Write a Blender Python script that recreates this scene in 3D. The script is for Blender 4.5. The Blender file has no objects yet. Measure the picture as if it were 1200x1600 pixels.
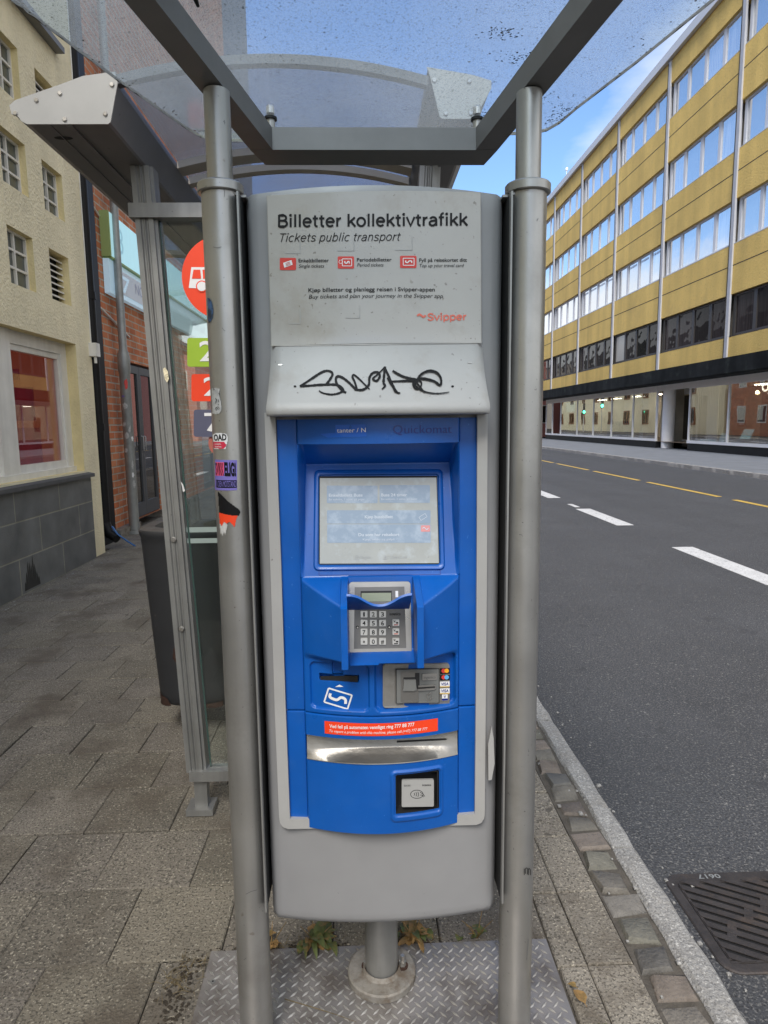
import bpy, bmesh, math, random
import numpy as np
from mathutils import Vector, Matrix
random.seed(7)
R = math.radians
D = bpy.data
SC = bpy.context.scene
COL = SC.collection

# ------------------------------------------------------------------ camera
FPX, CAMH = 1020.4, 1.60                      # focal length for a 1200x1600 picture, eye height
_Y = Vector((-35, -138, FPX)).normalized()    # street direction seen by the camera (x right, y down, z ahead)
_D = Vector((91, 7522, FPX)); _D = (_D - _Y * _D.dot(_Y)).normalized()
_X = _D.cross(_Y)
RM = Matrix((_X, _Y, -_D))                    # camera space (right, down, ahead) -> world
EYE = Vector((0, 0, CAMH))
cam = D.cameras.new('camera'); cam_o = D.objects.new('camera', cam); COL.objects.link(cam_o)
cam.sensor_fit = 'VERTICAL'; cam.sensor_height = 24.0; cam.lens = FPX / 1600 * 24.0
cam.clip_start = 0.02; cam.clip_end = 3000
r_, d_, f_ = RM @ Vector((1, 0, 0)), RM @ Vector((0, 1, 0)), RM @ Vector((0, 0, 1))
cam_o.matrix_world = Matrix(((r_.x, -d_.x, -f_.x, EYE.x), (r_.y, -d_.y, -f_.y, EYE.y), (r_.z, -d_.z, -f_.z, EYE.z), (0, 0, 0, 1)))
SC.camera = cam_o

def ray(px, py): return RM @ Vector((px - 600, py - 800, FPX))
def at_y(px, py, y): d = ray(px, py); return EYE + d * ((y - EYE.y) / d.y)
def at_x(px, py, x): d = ray(px, py); return EYE + d * ((x - EYE.x) / d.x)
def at_z(px, py, z=0.0): d = ray(px, py); return EYE + d * ((z - EYE.z) / d.z)

# ------------------------------------------------------------------ world, sun, exposure
SUN_EL, SUN_AZ = R(48), R(197)                # azimuth measured clockwise from +Y (street direction)
w = D.worlds.new('World'); SC.world = w; w.use_nodes = True
nt = w.node_tree; N = nt.nodes; L = nt.links
bg = N['Background']; bg.inputs[1].default_value = 0.095
sky = N.new('ShaderNodeTexSky'); sky.sky_type = 'NISHITA'; sky.sun_disc = False
sky.sun_elevation = SUN_EL; sky.sun_rotation = SUN_AZ
sky.air_density = 1.0; sky.dust_density = 0.3; sky.ozone_density = 6.0
tc = N.new('ShaderNodeTexCoord')
mp = N.new('ShaderNodeMapping'); mp.inputs['Scale'].default_value = (1.0, 1.0, 2.6)
L.new(tc.outputs['Generated'], mp.inputs[0])
nz = N.new('ShaderNodeTexNoise'); nz.inputs['Scale'].default_value = 2.3; nz.inputs['Detail'].default_value = 7; nz.inputs['Roughness'].default_value = 0.55
L.new(mp.outputs[0], nz.inputs[0])
rp = N.new('ShaderNodeValToRGB'); rp.color_ramp.elements[0].position = 0.64; rp.color_ramp.elements[1].position = 0.92
sx = N.new('ShaderNodeSeparateXYZ'); L.new(tc.outputs['Generated'], sx.inputs[0])
east = N.new('ShaderNodeMapRange'); east.interpolation_type = 'SMOOTHSTEP'; L.new(sx.outputs[0], east.inputs[0])   # more cloud over the far side of the street
east.inputs[1].default_value = 0.22; east.inputs[2].default_value = 0.46; east.inputs[3].default_value = 0.0; east.inputs[4].default_value = 0.36
rear = N.new('ShaderNodeMapRange'); rear.interpolation_type = 'SMOOTHSTEP'; L.new(sx.outputs[1], rear.inputs[0])   # and cloud added behind the photographer as neutral fill light
rear.inputs[1].default_value = 0.30; rear.inputs[2].default_value = -0.35; rear.inputs[3].default_value = 0.0; rear.inputs[4].default_value = 0.34
adn = N.new('ShaderNodeMath'); adn.operation = 'ADD'; L.new(nz.outputs[0], adn.inputs[0]); L.new(east.outputs[0], adn.inputs[1])
ad2 = N.new('ShaderNodeMath'); ad2.operation = 'ADD'; L.new(adn.outputs[0], ad2.inputs[0]); L.new(rear.outputs[0], ad2.inputs[1]); L.new(ad2.outputs[0], rp.inputs[0])
low = N.new('ShaderNodeMapRange'); low.interpolation_type = 'SMOOTHSTEP'      # a bank of cloud low in the sky
low.inputs[1].default_value = 0.165; low.inputs[2].default_value = 0.225; low.inputs[3].default_value = 1.0; low.inputs[4].default_value = 0.0
nz2 = N.new('ShaderNodeTexNoise'); nz2.inputs['Scale'].default_value = 5; nz2.inputs['Detail'].default_value = 5
L.new(tc.outputs['Generated'], nz2.inputs[0])
mm = N.new('ShaderNodeMath'); mm.operation = 'MULTIPLY_ADD'; mm.inputs[1].default_value = 0.12; L.new(nz2.outputs[0], mm.inputs[0]); 
sub = N.new('ShaderNodeMath'); sub.operation = 'SUBTRACT'; L.new(sx.outputs[2], sub.inputs[0]); sub.inputs[1].default_value = 0.06
L.new(sub.outputs[0], mm.inputs[2]); L.new(mm.outputs[0], low.inputs[0])
mx = N.new('ShaderNodeMath'); mx.operation = 'MAXIMUM'; 
L.new(rp.outputs[0], mx.inputs[0]); L.new(low.outputs[0], mx.inputs[1])
mulc = N.new('ShaderNodeMath'); mulc.operation = 'MULTIPLY'; mulc.inputs[1].default_value = 0.85; L.new(mx.outputs[0], mulc.inputs[0])
mixc = N.new('ShaderNodeMixRGB'); L.new(mulc.outputs[0], mixc.inputs[0]); L.new(sky.outputs[0], mixc.inputs[1])
mixc.inputs[2].default_value = (4.8, 4.7, 4.5, 1)
L.new(mixc.outputs[0], bg.inputs[0])

sun = D.lights.new('sun', 'SUN'); sun.energy = 1.6; sun.angle = R(24); sun.color = (1.0, 0.95, 0.88)
sun_o = D.objects.new('sun', sun); COL.objects.link(sun_o)
sdir = Vector((math.sin(SUN_AZ) * math.cos(SUN_EL), math.cos(SUN_AZ) * math.cos(SUN_EL), math.sin(SUN_EL)))
sun_o.rotation_euler = sdir.to_track_quat('Z', 'Y').to_euler()
sun_o.location = (0, -5, 40)

vs = SC.view_settings
vs.view_transform = 'Standard'; vs.look = 'None'; vs.gamma = 1.0; vs.use_curve_mapping = False
vs.exposure = 1.5
SC.cycles.max_bounces = 7; SC.cycles.transparent_max_bounces = 16; SC.cycles.use_denoising = True
SC.cycles.caustics_reflective = False; SC.cycles.caustics_refractive = False

# ------------------------------------------------------------------ materials
def node(nt, t, **kw):
    n = nt.nodes.new(t)
    for k, v in kw.items(): setattr(n, k, v)
    return n

def M(name, col, rough=0.5, metal=0.0, var=0.0, vscale=6.0, bump=0.0, bscale=80.0, specks=None, spec=0.5, coat=0.0,
      emit=None, streak=None, attr=None, dirt=None, trans=0.0, rvar=0.0, streak_y=None):
    m = D.materials.new(name); m.use_nodes = True
    nt = m.node_tree; b = nt.nodes['Principled BSDF']
    b.inputs['Roughness'].default_value = rough; b.inputs['Metallic'].default_value = metal
    b.inputs['Specular IOR Level'].default_value = spec
    b.inputs['Coat Weight'].default_value = coat; b.inputs['Coat Roughness'].default_value = 0.12
    c4 = (*col, 1); b.inputs['Base Color'].default_value = c4
    if emit: b.inputs['Emission Color'].default_value = (*emit[0], 1); b.inputs['Emission Strength'].default_value = emit[1]
    tc = node(nt, 'ShaderNodeTexCoord'); L = nt.links
    cur = None
    def base():
        nonlocal cur
        if cur is None:
            rgb = node(nt, 'ShaderNodeRGB'); rgb.outputs[0].default_value = c4; cur = rgb.outputs[0]
        return cur
    def mul(a, fac_socket, lo, hi):
        mr = node(nt, 'ShaderNodeMapRange'); mr.inputs[1].default_value = 0.3; mr.inputs[2].default_value = 0.7
        mr.inputs[3].default_value = lo; mr.inputs[4].default_value = hi; L.new(fac_socket, mr.inputs[0])
        mx = node(nt, 'ShaderNodeVectorMath', operation='SCALE'); L.new(a, mx.inputs[0]); L.new(mr.outputs[0], mx.inputs['Scale'])
        return mx.outputs[0]
    if attr:
        at = node(nt, 'ShaderNodeAttribute'); at.attribute_name = attr
        mx = node(nt, 'ShaderNodeMixRGB', blend_type='MULTIPLY'); mx.inputs[0].default_value = 1
        L.new(base(), mx.inputs[1]); L.new(at.outputs['Color'], mx.inputs[2]); cur = mx.outputs[0]
    if var:
        nz = node(nt, 'ShaderNodeTexNoise'); nz.inputs['Scale'].default_value = vscale; nz.inputs['Detail'].default_value = 6
        nz.inputs['Roughness'].default_value = 0.6
        L.new(tc.outputs['Object'], nz.inputs[0]); cur = mul(base(), nz.outputs[0], 1 - var, 1 + var)
    if streak_y:                                      # wheel tracks along the street
        mp = node(nt, 'ShaderNodeMapping'); mp.inputs['Scale'].default_value = (streak_y[0], streak_y[0] * .03, streak_y[0])
        L.new(tc.outputs['Object'], mp.inputs[0])
        nz = node(nt, 'ShaderNodeTexNoise'); nz.inputs['Scale'].default_value = 1; nz.inputs['Detail'].default_value = 5
        L.new(mp.outputs[0], nz.inputs[0]); cur = mul(base(), nz.outputs[0], 1 - streak_y[1], 1 + streak_y[1])
    if streak:                                        # vertical weather streaks: (scale, amount)
        mp = node(nt, 'ShaderNodeMapping'); mp.inputs['Scale'].default_value = (streak[0], streak[0], streak[0] * 0.06)
        L.new(tc.outputs['Object'], mp.inputs[0])
        nz = node(nt, 'ShaderNodeTexNoise'); nz.inputs['Scale'].default_value = 1; nz.inputs['Detail'].default_value = 5
        L.new(mp.outputs[0], nz.inputs[0]); cur = mul(base(), nz.outputs[0], 1 - streak[1], 1 + streak[1] * 0.5)
    for sp in (specks or []):                         # (scale, threshold, colour, strength)
        nz = node(nt, 'ShaderNodeTexNoise'); nz.inputs['Scale'].default_value = sp[0]; nz.inputs['Detail'].default_value = 2
        L.new(tc.outputs['Object'], nz.inputs[0])
        mr = node(nt, 'ShaderNodeMapRange'); mr.inputs[1].default_value = sp[1]; mr.inputs[2].default_value = sp[1] + 0.05
        mr.inputs[3].default_value = 0; mr.inputs[4].default_value = sp[3]; L.new(nz.outputs[0], mr.inputs[0])
        mx = node(nt, 'ShaderNodeMixRGB'); L.new(mr.outputs[0], mx.inputs[0]); L.new(base(), mx.inputs[1]); mx.inputs[2].default_value = (*sp[2], 1)
        cur = mx.outputs[0]
    if dirt:                                          # soft patches of another colour: (scale, threshold, softness, colour, strength)
        nz = node(nt, 'ShaderNodeTexNoise'); nz.inputs['Scale'].default_value = dirt[0]; nz.inputs['Detail'].default_value = 8; nz.inputs['Roughness'].default_value = 0.65
        L.new(tc.outputs['Object'], nz.inputs[0])
        mr = node(nt, 'ShaderNodeMapRange'); mr.inputs[1].default_value = dirt[1]; mr.inputs[2].default_value = dirt[1] + dirt[2]
        mr.inputs[3].default_value = 0; mr.inputs[4].default_value = dirt[4]; L.new(nz.outputs[0], mr.inputs[0])
        mx = node(nt, 'ShaderNodeMixRGB'); L.new(mr.outputs[0], mx.inputs[0]); L.new(base(), mx.inputs[1]); mx.inputs[2].default_value = (*dirt[3], 1)
        cur = mx.outputs[0]
    if cur is not None: L.new(cur, b.inputs['Base Color'])
    if rvar:
        nz = node(nt, 'ShaderNodeTexNoise'); nz.inputs['Scale'].default_value = 9; nz.inputs['Detail'].default_value = 6
        L.new(tc.outputs['Object'], nz.inputs[0])
        mr = node(nt, 'ShaderNodeMapRange'); mr.inputs[1].default_value = 0.3; mr.inputs[2].default_value = 0.7
        mr.inputs[3].default_value = max(0.02, rough - rvar); mr.inputs[4].default_value = rough + rvar
        L.new(nz.outputs[0], mr.inputs[0]); L.new(mr.outputs[0], b.inputs['Roughness'])
    if bump:
        nz = node(nt, 'ShaderNodeTexNoise'); nz.inputs['Scale'].default_value = bscale; nz.inputs['Detail'].default_value = 5
        L.new(tc.outputs['Object'], nz.inputs[0])
        bp = node(nt, 'ShaderNodeBump'); bp.inputs['Strength'].default_value = bump; bp.inputs['Distance'].default_value = 1.0 / bscale
        L.new(nz.outputs[0], bp.inputs['Height']); L.new(bp.outputs[0], b.inputs['Normal'])
    return m

def brick_mat(name, c1, c2, cm, bw, rh, mortar, rough=0.85, bump=0.4, axis='YZ', var=0.25, offset=0.5, off=(0, 0), squash=1.0):
    m = M(name, c1, rough); nt = m.node_tree; L = nt.links; b = nt.nodes['Principled BSDF']
    tc = node(nt, 'ShaderNodeTexCoord'); sp = node(nt, 'ShaderNodeSeparateXYZ'); L.new(tc.outputs['Object'], sp.inputs[0])
    cb = node(nt, 'ShaderNodeCombineXYZ')
    if axis == 'YZ':
        ad = node(nt, 'ShaderNodeMath', operation='ADD'); L.new(sp.outputs[0], ad.inputs[0]); L.new(sp.outputs[1], ad.inputs[1])
        L.new(ad.outputs[0], cb.inputs[0]); L.new(sp.outputs[2], cb.inputs[1])
    else: L.new(sp.outputs[0], cb.inputs[0]); L.new(sp.outputs[1], cb.inputs[1])
    mp = node(nt, 'ShaderNodeMapping'); mp.inputs['Location'].default_value = (off[0], off[1], 0); L.new(cb.outputs[0], mp.inputs[0])
    bt = node(nt, 'ShaderNodeTexBrick'); bt.offset = offset; bt.squash = squash
    bt.inputs['Color1'].default_value = (*c1, 1); bt.inputs['Color2'].default_value = (*c2, 1); bt.inputs['Mortar'].default_value = (*cm, 1)
    bt.inputs['Scale'].default_value = 1; bt.inputs['Mortar Size'].default_value = mortar; bt.inputs['Mortar Smooth'].default_value = 0.3
    bt.inputs['Brick Width'].default_value = bw; bt.inputs['Row Height'].default_value = rh; bt.inputs['Bias'].default_value = -0.1
    L.new(mp.outputs[0], bt.inputs[0])
    nz = node(nt, 'ShaderNodeTexNoise'); nz.inputs['Scale'].default_value = 3.1; nz.inputs['Detail'].default_value = 7; L.new(tc.outputs['Object'], nz.inputs[0])
    mr = node(nt, 'ShaderNodeMapRange'); mr.inputs[1].default_value = .3; mr.inputs[2].default_value = .7; mr.inputs[3].default_value = 1 - var; mr.inputs[4].default_value = 1 + var
    L.new(nz.outputs[0], mr.inputs[0])
    sc = node(nt, 'ShaderNodeVectorMath', operation='SCALE'); L.new(bt.outputs[0], sc.inputs[0]); L.new(mr.outputs[0], sc.inputs['Scale'])
    L.new(sc.outputs[0], b.inputs['Base Color'])
    bp = node(nt, 'ShaderNodeBump'); bp.inputs['Strength'].default_value = bump; bp.inputs['Distance'].default_value = 0.01; bp.invert = True
    n3 = node(nt, 'ShaderNodeTexNoise'); n3.inputs['Scale'].default_value = 60; L.new(tc.outputs['Object'], n3.inputs[0])
    ml = node(nt, 'ShaderNodeMath', operation='MULTIPLY_ADD'); ml.inputs[1].default_value = 0.25; L.new(n3.outputs[0], ml.inputs[0]); L.new(bt.outputs['Fac'], ml.inputs[2])
    L.new(ml.outputs[0], bp.inputs['Height']); L.new(bp.outputs[0], b.inputs['Normal'])
    return m

def schlick(nt, f0=0.04):
    lw = node(nt, 'ShaderNodeLayerWeight'); lw.inputs[0].default_value = 0.5
    p = node(nt, 'ShaderNodeMath', operation='POWER'); p.inputs[1].default_value = 4.5; nt.links.new(lw.outputs['Facing'], p.inputs[0])
    m = node(nt, 'ShaderNodeMath', operation='MULTIPLY_ADD'); m.inputs[1].default_value = 1 - f0; m.inputs[2].default_value = f0; nt.links.new(p.outputs[0], m.inputs[0])
    return m.outputs[0]
def glass_mat(name, tint=(0.9, 0.95, 0.93), refl=0.12, rough=0.0, body=None, body_fac=0.0, wobble=0.0, wscale=2.0, vary=None):
    m = D.materials.new(name); m.use_nodes = True; nt = m.node_tree; nt.nodes.clear(); L = nt.links
    out = node(nt, 'ShaderNodeOutputMaterial'); tr = node(nt, 'ShaderNodeBsdfTransparent'); tr.inputs[0].default_value = (*tint, 1)
    gl = node(nt, 'ShaderNodeBsdfGlossy'); gl.inputs['Roughness'].default_value = rough; gl.inputs[0].default_value = (1, 1, 1, 1)
    fr = schlick(nt)
    ad = node(nt, 'ShaderNodeMath', operation='ADD'); ad.use_clamp = True; ad.inputs[1].default_value = refl; L.new(fr, ad.inputs[0])
    under = tr.outputs[0]
    if body:
        df = node(nt, 'ShaderNodeBsdfDiffuse'); df.inputs[0].default_value = (*body, 1)
        if vary:                                       # another curtain or blind behind each light
            t2 = node(nt, 'ShaderNodeTexCoord'); s2 = node(nt, 'ShaderNodeSeparateXYZ'); L.new(t2.outputs['Object'], s2.inputs[0])
            dv = node(nt, 'ShaderNodeMath', operation='DIVIDE'); dv.inputs[1].default_value = vary[0]; L.new(s2.outputs[1], dv.inputs[0])
            fl = node(nt, 'ShaderNodeMath', operation='FLOOR'); L.new(dv.outputs[0], fl.inputs[0])
            oi = node(nt, 'ShaderNodeObjectInfo'); cb = node(nt, 'ShaderNodeCombineXYZ'); L.new(fl.outputs[0], cb.inputs[0])
            dz = node(nt, 'ShaderNodeVectorMath', operation='LENGTH'); L.new(oi.outputs['Location'], dz.inputs[0]); L.new(dz.outputs['Value'], cb.inputs[1])
            wn = node(nt, 'ShaderNodeTexWhiteNoise'); wn.noise_dimensions = '3D'; L.new(cb.outputs[0], wn.inputs['Vector'])
            mf = node(nt, 'ShaderNodeMapping'); mf.inputs['Scale'].default_value = (1, 7, .25); L.new(t2.outputs['Object'], mf.inputs[0])
            n4 = node(nt, 'ShaderNodeTexNoise'); n4.inputs['Scale'].default_value = 1.6; L.new(mf.outputs[0], n4.inputs[0])
            sm = node(nt, 'ShaderNodeMath', operation='MULTIPLY'); L.new(wn.outputs['Value'], sm.inputs[0]); L.new(n4.outputs[0], sm.inputs[1])
            rr = node(nt, 'ShaderNodeMapRange'); rr.inputs[1].default_value = .1; rr.inputs[2].default_value = .5; L.new(sm.outputs[0], rr.inputs[0])
            mv = node(nt, 'ShaderNodeMixRGB'); L.new(rr.outputs[0], mv.inputs[0]); mv.inputs[1].default_value = (*body, 1); mv.inputs[2].default_value = (*vary[1], 1); L.new(mv.outputs[0], df.inputs[0])
        m0 = node(nt, 'ShaderNodeMixShader'); m0.inputs[0].default_value = body_fac; L.new(tr.outputs[0], m0.inputs[1]); L.new(df.outputs[0], m0.inputs[2]); under = m0.outputs[0]
    mx = node(nt, 'ShaderNodeMixShader'); L.new(ad.outputs[0], mx.inputs[0]); L.new(under, mx.inputs[1]); L.new(gl.outputs[0], mx.inputs[2]); L.new(mx.outputs[0], out.inputs[0])
    if wobble:
        tc = node(nt, 'ShaderNodeTexCoord'); nz = node(nt, 'ShaderNodeTexNoise'); nz.inputs['Scale'].default_value = wscale; nz.inputs['Detail'].default_value = 1
        L.new(tc.outputs['Object'], nz.inputs[0]); bp = node(nt, 'ShaderNodeBump'); bp.inputs['Strength'].default_value = 1; bp.inputs['Distance'].default_value = wobble
        L.new(nz.outputs[0], bp.inputs['Height']); L.new(bp.outputs[0], gl.inputs['Normal'])
    return m

def sheet_mat(name, tint, haze_col, haze, specks, spot=(0.03, 0.03, 0.035)):
    """clear roofing sheet: see-through, hazy with dried dirt, dark specks"""
    m = D.materials.new(name); m.use_nodes = True; nt = m.node_tree; nt.nodes.clear(); L = nt.links
    out = node(nt, 'ShaderNodeOutputMaterial'); tr = node(nt, 'ShaderNodeBsdfTransparent'); tr.inputs[0].default_value = (*tint, 1)
    tl = node(nt, 'ShaderNodeBsdfTranslucent'); tl.inputs[0].default_value = (*haze_col, 1)
    df = node(nt, 'ShaderNodeBsdfDiffuse'); df.inputs[0].default_value = (*haze_col, 1)
    hz = node(nt, 'ShaderNodeMixShader'); hz.inputs[0].default_value = 0.25; L.new(tl.outputs[0], hz.inputs[1]); L.new(df.outputs[0], hz.inputs[2])
    tc = node(nt, 'ShaderNodeTexCoord')
    n1 = node(nt, 'ShaderNodeTexNoise'); n1.inputs['Scale'].default_value = 3.0; n1.inputs['Detail'].default_value = 8; L.new(tc.outputs['Object'], n1.inputs[0])
    mr = node(nt, 'ShaderNodeMapRange'); mr.inputs[1].default_value = .35; mr.inputs[2].default_value = .68; mr.inputs[3].default_value = haze * 0.75; mr.inputs[4].default_value = haze * 1.35
    L.new(n1.outputs[0], mr.inputs[0])
    m1 = node(nt, 'ShaderNodeMixShader'); L.new(mr.outputs[0], m1.inputs[0]); L.new(tr.outputs[0], m1.inputs[1]); L.new(hz.outputs[0], m1.inputs[2])
    gl = node(nt, 'ShaderNodeBsdfGlossy'); gl.inputs['Roughness'].default_value = 0.08
    fr = schlick(nt, .03)
    m2 = node(nt, 'ShaderNodeMixShader'); L.new(fr, m2.inputs[0]); L.new(m1.outputs[0], m2.inputs[1]); L.new(gl.outputs[0], m2.inputs[2])
    cur = m2.outputs[0]
    d2 = node(nt, 'ShaderNodeBsdfDiffuse'); d2.inputs[0].default_value = (*spot, 1)
    for (scl, th, stf) in specks:
        n2 = node(nt, 'ShaderNodeTexNoise'); n2.inputs['Scale'].default_value = scl; n2.inputs['Detail'].default_value = 4; L.new(tc.outputs['Object'], n2.inputs[0])
        r2 = node(nt, 'ShaderNodeMapRange'); r2.inputs[1].default_value = th; r2.inputs[2].default_value = th + .04; r2.inputs[3].default_value = 0; r2.inputs[4].default_value = stf
        L.new(n2.outputs[0], r2.inputs[0])
        m3 = node(nt, 'ShaderNodeMixShader'); L.new(r2.outputs[0], m3.inputs[0]); L.new(cur, m3.inputs[1]); L.new(d2.outputs[0], m3.inputs[2]); cur = m3.outputs[0]
    L.new(cur, out.inputs[0]); return m

mt = {}
mt['pole'] = M('silver_paint', (.42, .415, .40), .36, .75, var=.10, vscale=5, bump=.05, bscale=220, specks=[(120, .71, (.12, .12, .12), .7), (30, .73, (.2, .17, .13), .5)], streak=(14, .2), dirt=(4.5, .54, .18, (.27, .255, .23), .55), rvar=.08)
mt['beam'] = M('beam_grey_paint', (.20, .20, .20), .45, .35, var=.08, vscale=9, bump=.03, bscale=300)
mt['alu'] = M('brushed_aluminium', (.32, .32, .31), .45, .6, var=.12, vscale=7, streak=(30, .15), specks=[(60, .72, (.1, .1, .1), .6)])
mt['alu_dark'] = M('grey_gutter_paint', (.20, .20, .198), .5, .3, var=.1, vscale=4, specks=[(40, .75, (.05, .05, .05), .6)])
mt['cap'] = M('pale_grey_panel_paint', (.38, .38, .37), .5, .0, var=.06, vscale=9, specks=[(50, .73, (.2, .2, .19), .7)])
mt['rib'] = M('beige_roof_rib', (.50, .46, .40), .6, var=.1)
mt['shell'] = M('grey_moulded_plastic', (.265, .265, .27), .42, 0, var=.05, vscale=6, bump=.04, bscale=500, specks=[(70, .76, (.1, .1, .1), .7)], rvar=.08)
mt['rim'] = M('light_grey_plastic', (.36, .357, .348), .4, 0, var=.06, vscale=7, bump=.04, bscale=500, specks=[(90, .76, (.12, .11, .1), .7)], rvar=.08)
mt['header'] = M('header_grey_plastic', (.375, .375, .37), .46, 0, var=.06, vscale=7, bump=.05, bscale=300, specks=[(85, .70, (.16, .15, .14), .7), (25, .76, (.25, .22, .18), .4)], dirt=(9, .56, .12, (.29, .265, .23), .4))
mt['label'] = M('label_film', (.41, .40, .38), .22, 0, var=.05, vscale=5, bump=.03, bscale=40, specks=[(95, .69, (.15, .13, .11), .6), (40, .72, (.2, .18, .14), .5)], coat=.35, dirt=(7, .54, .15, (.31, .28, .23), .45))
mt['blue'] = M('blue_moulded_plastic', (.002, .088, .39), .38, 0, var=.12, vscale=5, bump=.10, bscale=900, specks=[(110, .72, (.06, .2, .56), .7), (60, .74, (.004, .03, .16), .6)], dirt=(12, .55, .16, (.012, .10, .38), .6), rvar=.12)
mt['blue2'] = M('pale_blue_patch', (.01, .11, .52), .3)
mt['black'] = M('matt_black', (.008, .008, .009), .7)
mt['dark_slot'] = M('dark_slot', (.012, .012, .013), .6)
mt['ink'] = M('black_ink', (.010, .010, .011), .5, spec=.12)
mt['ink_fade'] = M('worn_black_ink', (.016, .016, .017), .45, spec=.15, dirt=(60, .54, .2, (.07, .07, .07), .5))
mt['white'] = M('white_print', (.78, .78, .78), .5)
mt['red'] = M('red_print', (.62, .05, .04), .45)
mt['coral'] = M('coral_print', (.72, .16, .11), .45)
mt['orange_red'] = M('orange_red_sticker', (.82, .055, .012), .45, var=.05)
mt['green'] = M('lime_green_plate', (.33, .50, .035), .45, var=.05)
mt['slate_blue'] = M('slate_blue_plate', (.095, .098, .155), .45, var=.05)
mt['emboss'] = M('embossed_navy', (.008, .02, .20), .35)
mt['screen'] = M('screen_glass', (.29, .295, .27), .12, 0, var=.08, vscale=14, coat=.5, dirt=(22, .52, .14, (.37, .40, .41), .8), specks=[(160, .70, (.2, .21, .2), .7)], emit=((.62, .66, .62), .05))
mt['btn'] = M('screen_button_blue', (.215, .275, .35), .2, 0, dirt=(26, .48, .16, (.33, .39, .46), .9), coat=.2, specks=[(120, .73, (.2, .22, .25), .6)], emit=((.4, .5, .62), .05))
mt['btn_text'] = M('screen_text', (.44, .49, .55), .3, emit=((.7, .75, .8), .05))
mt['screen_ink'] = M('screen_grey_text', (.30, .31, .31), .3)
mt['steel'] = M('brushed_steel', (.52, .50, .47), .32, .85, var=.08, vscale=12, rvar=.08, specks=[(100, .75, (.2, .19, .17), .5)])
mt['steel_mirror'] = M('polished_steel', (.30, .285, .26), .42, .85, var=.10, vscale=16, bump=.06, bscale=60, rvar=.1)
mt['steel_panel'] = M('keypad_panel', (.20, .195, .185), .4, .5, var=.06)
mt['key'] = M('steel_key', (.62, .61, .58), .3, .6)
mt['lcd'] = M('lcd_panel', (.26, .29, .20), .25, coat=.4)
mt['reader'] = M('grey_metal_reader', (.30, .29, .27), .42, .5, var=.1, vscale=20, dirt=(30, .5, .15, (.2, .19, .17), .5))
mt['reader_in'] = M('grey_insert_plastic', (.19, .195, .19), .4, .2)
mt['sil_plastic'] = M('silver_plastic', (.42, .42, .41), .35, .35, var=.04)
mt['concrete_flange'] = M('dirty_grey_flange', (.26, .245, .22), .7, .2, var=.25, vscale=14, bump=.25, bscale=120, dirt=(16, .46, .15, (.12, .085, .055), .75))
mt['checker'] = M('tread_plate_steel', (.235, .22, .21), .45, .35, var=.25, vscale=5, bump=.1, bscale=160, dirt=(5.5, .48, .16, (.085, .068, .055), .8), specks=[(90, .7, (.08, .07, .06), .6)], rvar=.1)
mt['rust'] = M('rusty_steel', (.045, .021, .014), .85, .1, var=.4, vscale=30, bump=.3, bscale=80)
mt['bin'] = M('dark_grey_bin_plastic', (.027, .028, .031), .5, 0, var=.15, vscale=5, specks=[(40, .74, (.12, .11, .1), .6)])
mt['bin_top'] = M('worn_bin_top', (.075, .068, .064), .55, 0, var=.3, vscale=9)
mt['plaster'] = M('cream_roughcast', (.90, .81, .57), .9, 0, var=.08, vscale=2.2, bump=.75, bscale=42, dirt=(1.2, .56, .2, (.60, .53, .38), .5), streak=(3, .12))
mt['plaster_jamb'] = M('yellow_smooth_plaster', (.78, .66, .36), .85, 0, var=.10, vscale=5, bump=.3, bscale=40)
mt['white_wood'] = M('white_painted_wood', (.78, .76, .71), .5, 0, var=.06, vscale=5, specks=[(50, .74, (.3, .27, .2), .5)], streak=(9, .1))
mt['frost'] = M('frosted_window_glass', (.085, .098, .09), .25, 0, var=.18, vscale=4, coat=.4)
mt['red_reflection'] = M('painted_orange_reflection', (.38, .10, .05), .7, emit=((.4, .09, .04), .08))  # orange glow painted behind the glass for a reflected red building
mt['crimson'] = M('crimson_reflection', (.22, .015, .025), .7, emit=((.25, .012, .025), .08), streak=(9, .5))  # crimson part of that reflection, put into colour and glow
mt['slate'] = brick_mat('slate_plinth', (.12, .124, .125), (.165, .168, .163), (.26, .25, .20), .92, .355, .008, .6, .5, var=.3, off=(.28, 0.0))
mt['slate_ledge'] = M('slate_ledge', (.085, .086, .088), .6, 0, var=.15, vscale=8)
mt['wet'] = M('damp_stain', (.03, .03, .028), .5, var=.3)
mt['brick'] = brick_mat('red_brick', (.50, .155, .062), (.60, .235, .11), (.48, .40, .32), .30, .1015, .012, .85, .6, var=.22)
mt['black_pipe'] = M('black_pipe_paint', (.010, .010, .011), .5, 0, spec=.25, var=.2, vscale=4, streak=(8, .3))
mt['door_dark'] = M('dark_grey_door', (.075, .08, .088), .5)
mt['dark_glass'] = glass_mat('dark_door_glass', (.3, .3, .3), .06, body=(.03, .025, .02), body_fac=.8)
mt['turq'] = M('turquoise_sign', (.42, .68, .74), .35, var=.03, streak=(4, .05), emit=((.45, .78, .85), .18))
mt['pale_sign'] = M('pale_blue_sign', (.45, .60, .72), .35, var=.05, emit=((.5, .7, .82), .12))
mt['sign_white'] = M('white_sign_panel', (.70, .74, .80), .35)
mt['sign_edge'] = M('lime_sign_edge', (.36, .48, .18), .5)
mt['lilac'] = M('lilac_lettering', (.42, .45, .62), .5)
mt['galv'] = M('galvanised_steel', (.30, .31, .30), .5, .4, var=.15, vscale=6, specks=[(20, .72, (.5, .5, .5), .4)])
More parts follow.
